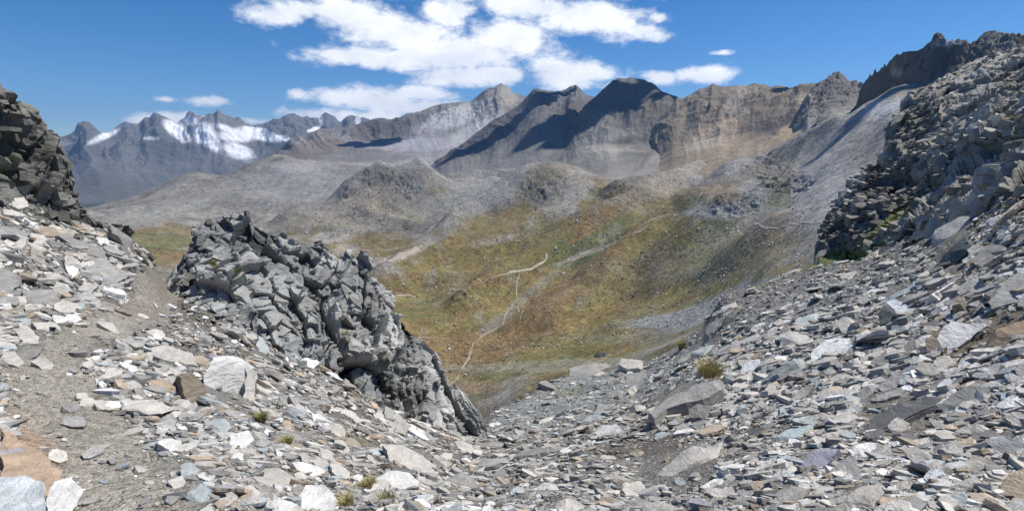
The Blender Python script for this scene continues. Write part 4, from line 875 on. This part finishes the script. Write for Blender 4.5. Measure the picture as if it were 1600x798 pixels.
CN = ['pale grey', 'mid grey', 'white', 'blue grey', 'tan', 'light grey', 'dark grey', 'rusty', 'lilac grey']
from mathutils import Matrix
placed = []; cnt = 0; used_lb = set()
SHORT = ['large white leaning block', 'brown edged leaning slab', 'narrow slab behind the white block', 'orange slab by the path', 'bluish white corner slab', 'chipped white corner block',
 'lilac grey stone on the orange slab', 'bluish white slab at the bottom edge', 'broad pale bottom slab', 'long brown ended slab', 'white lumpy block', 'left boulder on the scree mound',
 'right boulder on the scree mound', 'flat slab on the scree mound', 'massive ledge with the grass tuft', 'brownish block under the massive ledge', 'large flat tapering slab', 'long dark slate slab',
 'broad white slab on the right slope', 'slab below the broad white slab', 'rust banded rock', 'big pale slab at the upper right', 'dark green slab', 'bright white perched slab', 'blue grey slab behind the perched slab',
 'dark rock under the perched slab', 'flat blue green slab', 'lilac grey boulder', 'large pale bottom wedge', 'thick slab at the right edge', 'notched grey block', 'rounded beige block', 'orange tan corner boulder', 'pale slab cut by the bottom edge']
assert len(SHORT) == len(TR)
for i in order:
    if cnt >= want: break
    if not (8 < px[i] < 1592 and 150 < py[i] < 790): continue
    if seg_dist(P[i:i+1, 0], P[i:i+1, 1], pathw)[0] < .42: continue
    if any(abs(px[i]-h[0]) < h[2]*.5+s[i]*.4 and abs(py[i]-h[1]) < h[3]*.5+s[i]*.22 for h in HALL): continue
    if any(abs(px[i]-a) < (s[i]+c_)*.42 and abs(py[i]-b) < (s[i]+c_)*.24 for a, b, c_ in placed): continue
    if s[i] < 17 or (px[i] < 125 and py[i] < 345) or (235 < px[i] < 760 and py[i] < 700-(760-px[i])*.33): continue
    placed.append((px[i], py[i], s[i]))
    j = int(g2.integers(0, len(LIB))); o = bpy.data.objects.new('stone', LIB[j]); COL.objects.link(o)
    hw = s[i]*.5*d[i]/FPX; b_ = B[i]; c0 = P[i]+nn[i]*hw*.22
    S_ = (hw*1.15, hw*1.0, hw*.9)
    o.matrix_world = Matrix([[b_[0, 0]*S_[0], b_[0, 1]*S_[1], b_[0, 2]*S_[2], c0[0]], [b_[1, 0]*S_[0], b_[1, 1]*S_[1], b_[1, 2]*S_[2], c0[1]], [b_[2, 0]*S_[0], b_[2, 1]*S_[1], b_[2, 2]*S_[2], c0[2]], [0, 0, 0, 1]])
    tt = t[i]; o.color = (*[float(x) for x in tt], 1)
    cand = sorted(range(len(SHORT)), key=lambda q: math.hypot(HALL[q][0]-px[i], HALL[q][1]-py[i])); sz = 'big' if s[i] > 38 else ('medium' if s[i] > 27 else 'small')
    for q in cand:
        dx = px[i]-HALL[q][0]; dy = py[i]-HALL[q][1]; dd_ = math.hypot(dx, dy); o8 = int(round(math.atan2(-dy, dx)/(math.pi/4))) % 8
        rel = ['right of', 'up right of', 'straight above', 'up left of', 'left of', 'down left of', 'straight below', 'down right of'][o8]
        lb = f"{sz} {CN[k[i]]} {SHP[j]} stone {'just ' if dd_ < 55 else ('far ' if dd_ > 130 else '')}{rel} the {SHORT[q]}".replace('far straight', 'far')
        if lb not in used_lb: break
    used_lb.add(lb)
    tag(o, lb, 'stone', 'loose stones strewn over the near slopes'); cnt += 1

# ---- boulders far down in the valley: one scattered mass
g3 = np.random.default_rng(4); pts = []; rocky = []
def vfield(n, cx, cy, rx, ry, an, s0, s1):
    s0 *= .8; s1 *= .75
    for _ in range(int(n*1.7)):
        u, v = g3.normal(0, .5, 2); a = R(an); X_ = cx+rx*u*math.cos(a)-ry*v*math.sin(a); Y_ = cy-(rx*u*math.sin(a)+ry*v*math.cos(a))
        x, y, z = hitV(X_, Y_, 120); r = math.hypot(x, y)
        if vnoise(np.array([x/70]), np.array([y/70]), np.array([3.3]))[0]+.6*vnoise(np.array([x/22]), np.array([y/22]), np.array([1.3]))[0] < g3.uniform(-.7, .5): continue
        sp = s0+(s1-s0)*g3.random()**4
        pts.append((x, y, z, sp*.5*r/FPX))
vfield(900, 860, 480, 330, 120, 12, 1.0, 6); vfield(420, 1060, 490, 130, 26, 18, 1.5, 6); vfield(500, 1050, 400, 160, 80, 0, 1, 6); vfield(260, 700, 570, 110, 60, 0, 1.2, 7)
vfield(320, 880, 330, 130, 50, 20, 1, 5); vfield(350, 1220, 330, 90, 110, 30, 1, 6); vfield(250, 540, 350, 130, 40, 0, 1, 5); vfield(180, 810, 545, 200, 20, 3, 1.2, 7); vfield(260, 740, 470, 60, 20, 20, 1, 4); vfield(200, 600, 300, 60, 30, 0, 1, 5); vfield(300, 1240, 400, 70, 40, 20, 1.2, 5)
pts = np.array(pts); n = len(pts); nb = np.stack([g3.normal(0, .3, n), g3.normal(0, .3, n), np.ones(n)], 1)
B = rot_basis(nb, g3.random(n)*6.28); sz = pts[:, 3:4]*np.stack([g3.uniform(.8, 1.3, n), g3.uniform(.8, 1.2, n), g3.uniform(1.2, 2.4, n)], 1)
tb = np.array([.36, .355, .34])[None]*g3.choice([.5, .9, 1.2, 1.7], n, p=[.12, .28, .35, .25])[:, None]
V, F, C = bake(pts[:, :3]+np.array([0, 0, 1])*sz[:, 2:3]*.2, B, sz, g3.integers(3, len(PROTO), n), tb)
o = link_mesh('valley_boulders', V, F, M_rock, False, C); tag(o, 'thousands of boulders strewn over the valley floor and moraines', 'boulders', kind='stuff')

# ---- grass tufts and cushion plants
def tuft(px, py, wpx, hpx, label, cat='grass tuft', col=None, nb=420, raise_=0, group=None, at=None):
    if at is None: x, y, z, i, c = hitF(px, py)
    else: x, y, z = at
    r = math.sqrt(x*x+y*y+(z-EYE)**2); W_ = wpx*r/FPX/2*.8; H = hpx*r/FPX; rs = random.Random(int(px)); co = []; f = []
    for b in range(nb):
        a = rs.random()*6.283; q = rs.random()**.6; bx, by = math.cos(a)*W_*q*.8, math.sin(a)*W_*q*.8
        ln = H*rs.uniform(.5, 1.1); lean = rs.uniform(.2, .9)*ln; la = a+rs.uniform(-.7, .7); wd_ = max(.0025, H*.013)
        wx, wy = -math.sin(la)*wd_, math.cos(la)*wd_; k0 = len(co)
        co += [(bx-wx, by-wy, -.05*H), (bx+wx, by+wy, -.05*H), (bx+wx*.7+math.cos(la)*lean*.35, by+wy*.7+math.sin(la)*lean*.35, ln*.6), (bx-wx*.7+math.cos(la)*lean*.35, by-wy*.7+math.sin(la)*lean*.35, ln*.6), (bx+math.cos(la)*lean, by+math.sin(la)*lean, ln*rs.uniform(.75, 1))]
        f += [(k0, k0+1, k0+2, k0+3), (k0+3, k0+2, k0+4, k0+4)]
    me = bpy.data.meshes.new('grass_tuft'); me.from_pydata(co, [], [list(dict.fromkeys(q)) for q in f]); me.materials.append(col or M_grass)
    o = bpy.data.objects.new('grass_tuft', me); COL.objects.link(o); o.location = (x, y, z+raise_); tag(o, label, cat, group)
M_dry = plain_mat('dry_grass', (.38, .33, .15))
M_moss = plain_mat('mossy_cushion', (.20, .17, .03))
tuft(1106,606,46,26,'dry yellow green grass tuft growing on the massive ledge',col=M_dry,nb=420,raise_=.25)
tuft(447,696,22,14,'small grass tuft left of the mossy tan slab',col=M_dry)
tuft(602,790,34,18,'grass tuft at the bottom edge below the white lumpy block',nb=220)
tuft(575,762,26,14,'grass tuft left of the pale cube like stone',col=M_dry)
tuft(540,790,26,14,'grass tuft at the bottom edge right of the bluish white slab',col=M_dry)
tuft(408,660,16,16,'green tuft in the gap right of the blue grey flat slab')
tuft(812,625,30,8,'low green grass patch on the scree mound',nb=300)
tuft(832,612,20,7,'low yellow grass patch on the top of the scree mound',col=M_dry,nb=200)
tuft(1065,545,16,14,'green tuft at the foot of the dark steep ledge')
tuft(1402,342,22,7,'grass clump, upper one of the strip under the hillside',nb=260)
tuft(1360,370,22,6,'grass clump, lower one of the strip under the hillside',nb=260)
def onface(R_, px, py):
    d = (R_['px']-px)**2+(R_['py']-py)**2; i = np.unravel_index(np.argmin(d), d.shape); p = R_['p'][i]; return tuple(float(q) for q in p+R_['n'][i]*.1)
for (a, b, lb) in [(334,418,'yellow moss cushion, left of two on the top of the central crag'),(370,428,'yellow moss cushion, right of two on the top of the central crag'),(540,372+125,'green tuft growing in a crack of the central crag face'),(606,560,'dry tuft in the right shoulder of the central crag')]:
    tuft(a, b, 14, 9, lb, 'moss cushion' if 'moss' in lb else 'grass tuft', M_moss if 'moss' in lb else M_dry, 140, at=onface(CR, a, b))

# ---- fair weather clouds above the frame, shading parts of the slopes
def cloud(px, py, r, h, sx, sy, label, seed):
    x, y, z = [float(q) for q in unproj(px, py, r)]; T_ = Vector((x, y, z)); Cn = T_+to_sun*(h/to_sun.z)
    bm = bmesh.new(); rs = random.Random(seed)
    for b in range(16):
        a = rs.random()*6.283; q = rs.random()**.5; s_ = rs.uniform(.3, .55)*(1.15-q*.6)
        m_ = Matrix.Translation((math.cos(a)*q*sx*.75, math.sin(a)*q*sy*.75, s_*sy*.15)) @ Matrix.Diagonal((s_*sx, s_*sy, s_*min(sx, sy)*.6, 1))
        bmesh.ops.create_icosphere(bm, subdivisions=4, radius=1, matrix=m_)
    me = bpy.data.meshes.new('cloud'); bm.to_mesh(me); bm.free()
    co = np.zeros(len(me.vertices)*3, np.float32); me.vertices.foreach_get('co', co); co = co.reshape(-1, 3)
    dn = np.stack([fbm(co[:, 0]/sx*3.5+seed, co[:, 1]/sx*3.5, co[:, 2]/sx*3.5+k_, 5, .6) for k_ in (0, 7, 13)], 1)
    co += dn*sx*.28; me.vertices.foreach_set('co', co.ravel()); me.materials.append(M_cloud)
    me.polygons.foreach_set('use_smooth', np.ones(len(me.polygons), bool)); me.update()
    o = bpy.data.objects.new('cloud', me); COL.objects.link(o); o.location = Cn; o.rotation_euler = (0, 0, rs.random()*.5); tag(o, label, 'cloud')
CLOUDS = [(790,205,3600,2600,400,230,'white cumulus cloud high above the twin topped peak'),(975,165,3200,2600,560,330,'white cumulus cloud high above the pointed dark peak'),
 (590,215,4700,2700,300,140,'white cumulus cloud high above the long brown ridge'),(1345,225,1300,2200,110,60,'small cumulus cloud high above the right hand scree fan'),
(1215,190,2700,2500,150,110,'small cumulus cloud high above the tan crest')]
for q, (a, b, r_, h_, sx, sy, lb) in enumerate(CLOUDS): cloud(a, b, r_, h_, sx, sy, lb, q+1)

# ---- air
hz = bpy.data.materials.new('haze'); hz.use_nodes = True; t_ = hz.node_tree; t_.nodes.clear()
pv = N(t_, 'ShaderNodeVolumePrincipled'); pv.inputs['Color'].default_value = (.36, .6, 1, 1); pv.inputs['Density'].default_value = 3.0e-5; pv.inputs['Anisotropy'].default_value = .2
L(t_, pv.outputs[0], N(t_, 'ShaderNodeOutputMaterial').inputs['Volume'])
zlo = min(float(ZV.min()), float(ZF.min()))-400; zt = 1950.0
bm = bmesh.new(); bmesh.ops.create_cube(bm, size=1); me = bpy.data.meshes.new('haze'); bm.to_mesh(me); bm.free(); me.materials.append(hz)
o = bpy.data.objects.new('haze', me); COL.objects.link(o); o.scale = (46000, 46000, zt-zlo); o.location = (0, 0, (zt+zlo)/2)
tag(o, 'clear mountain air that turns the far massif blue', kind='stuff')
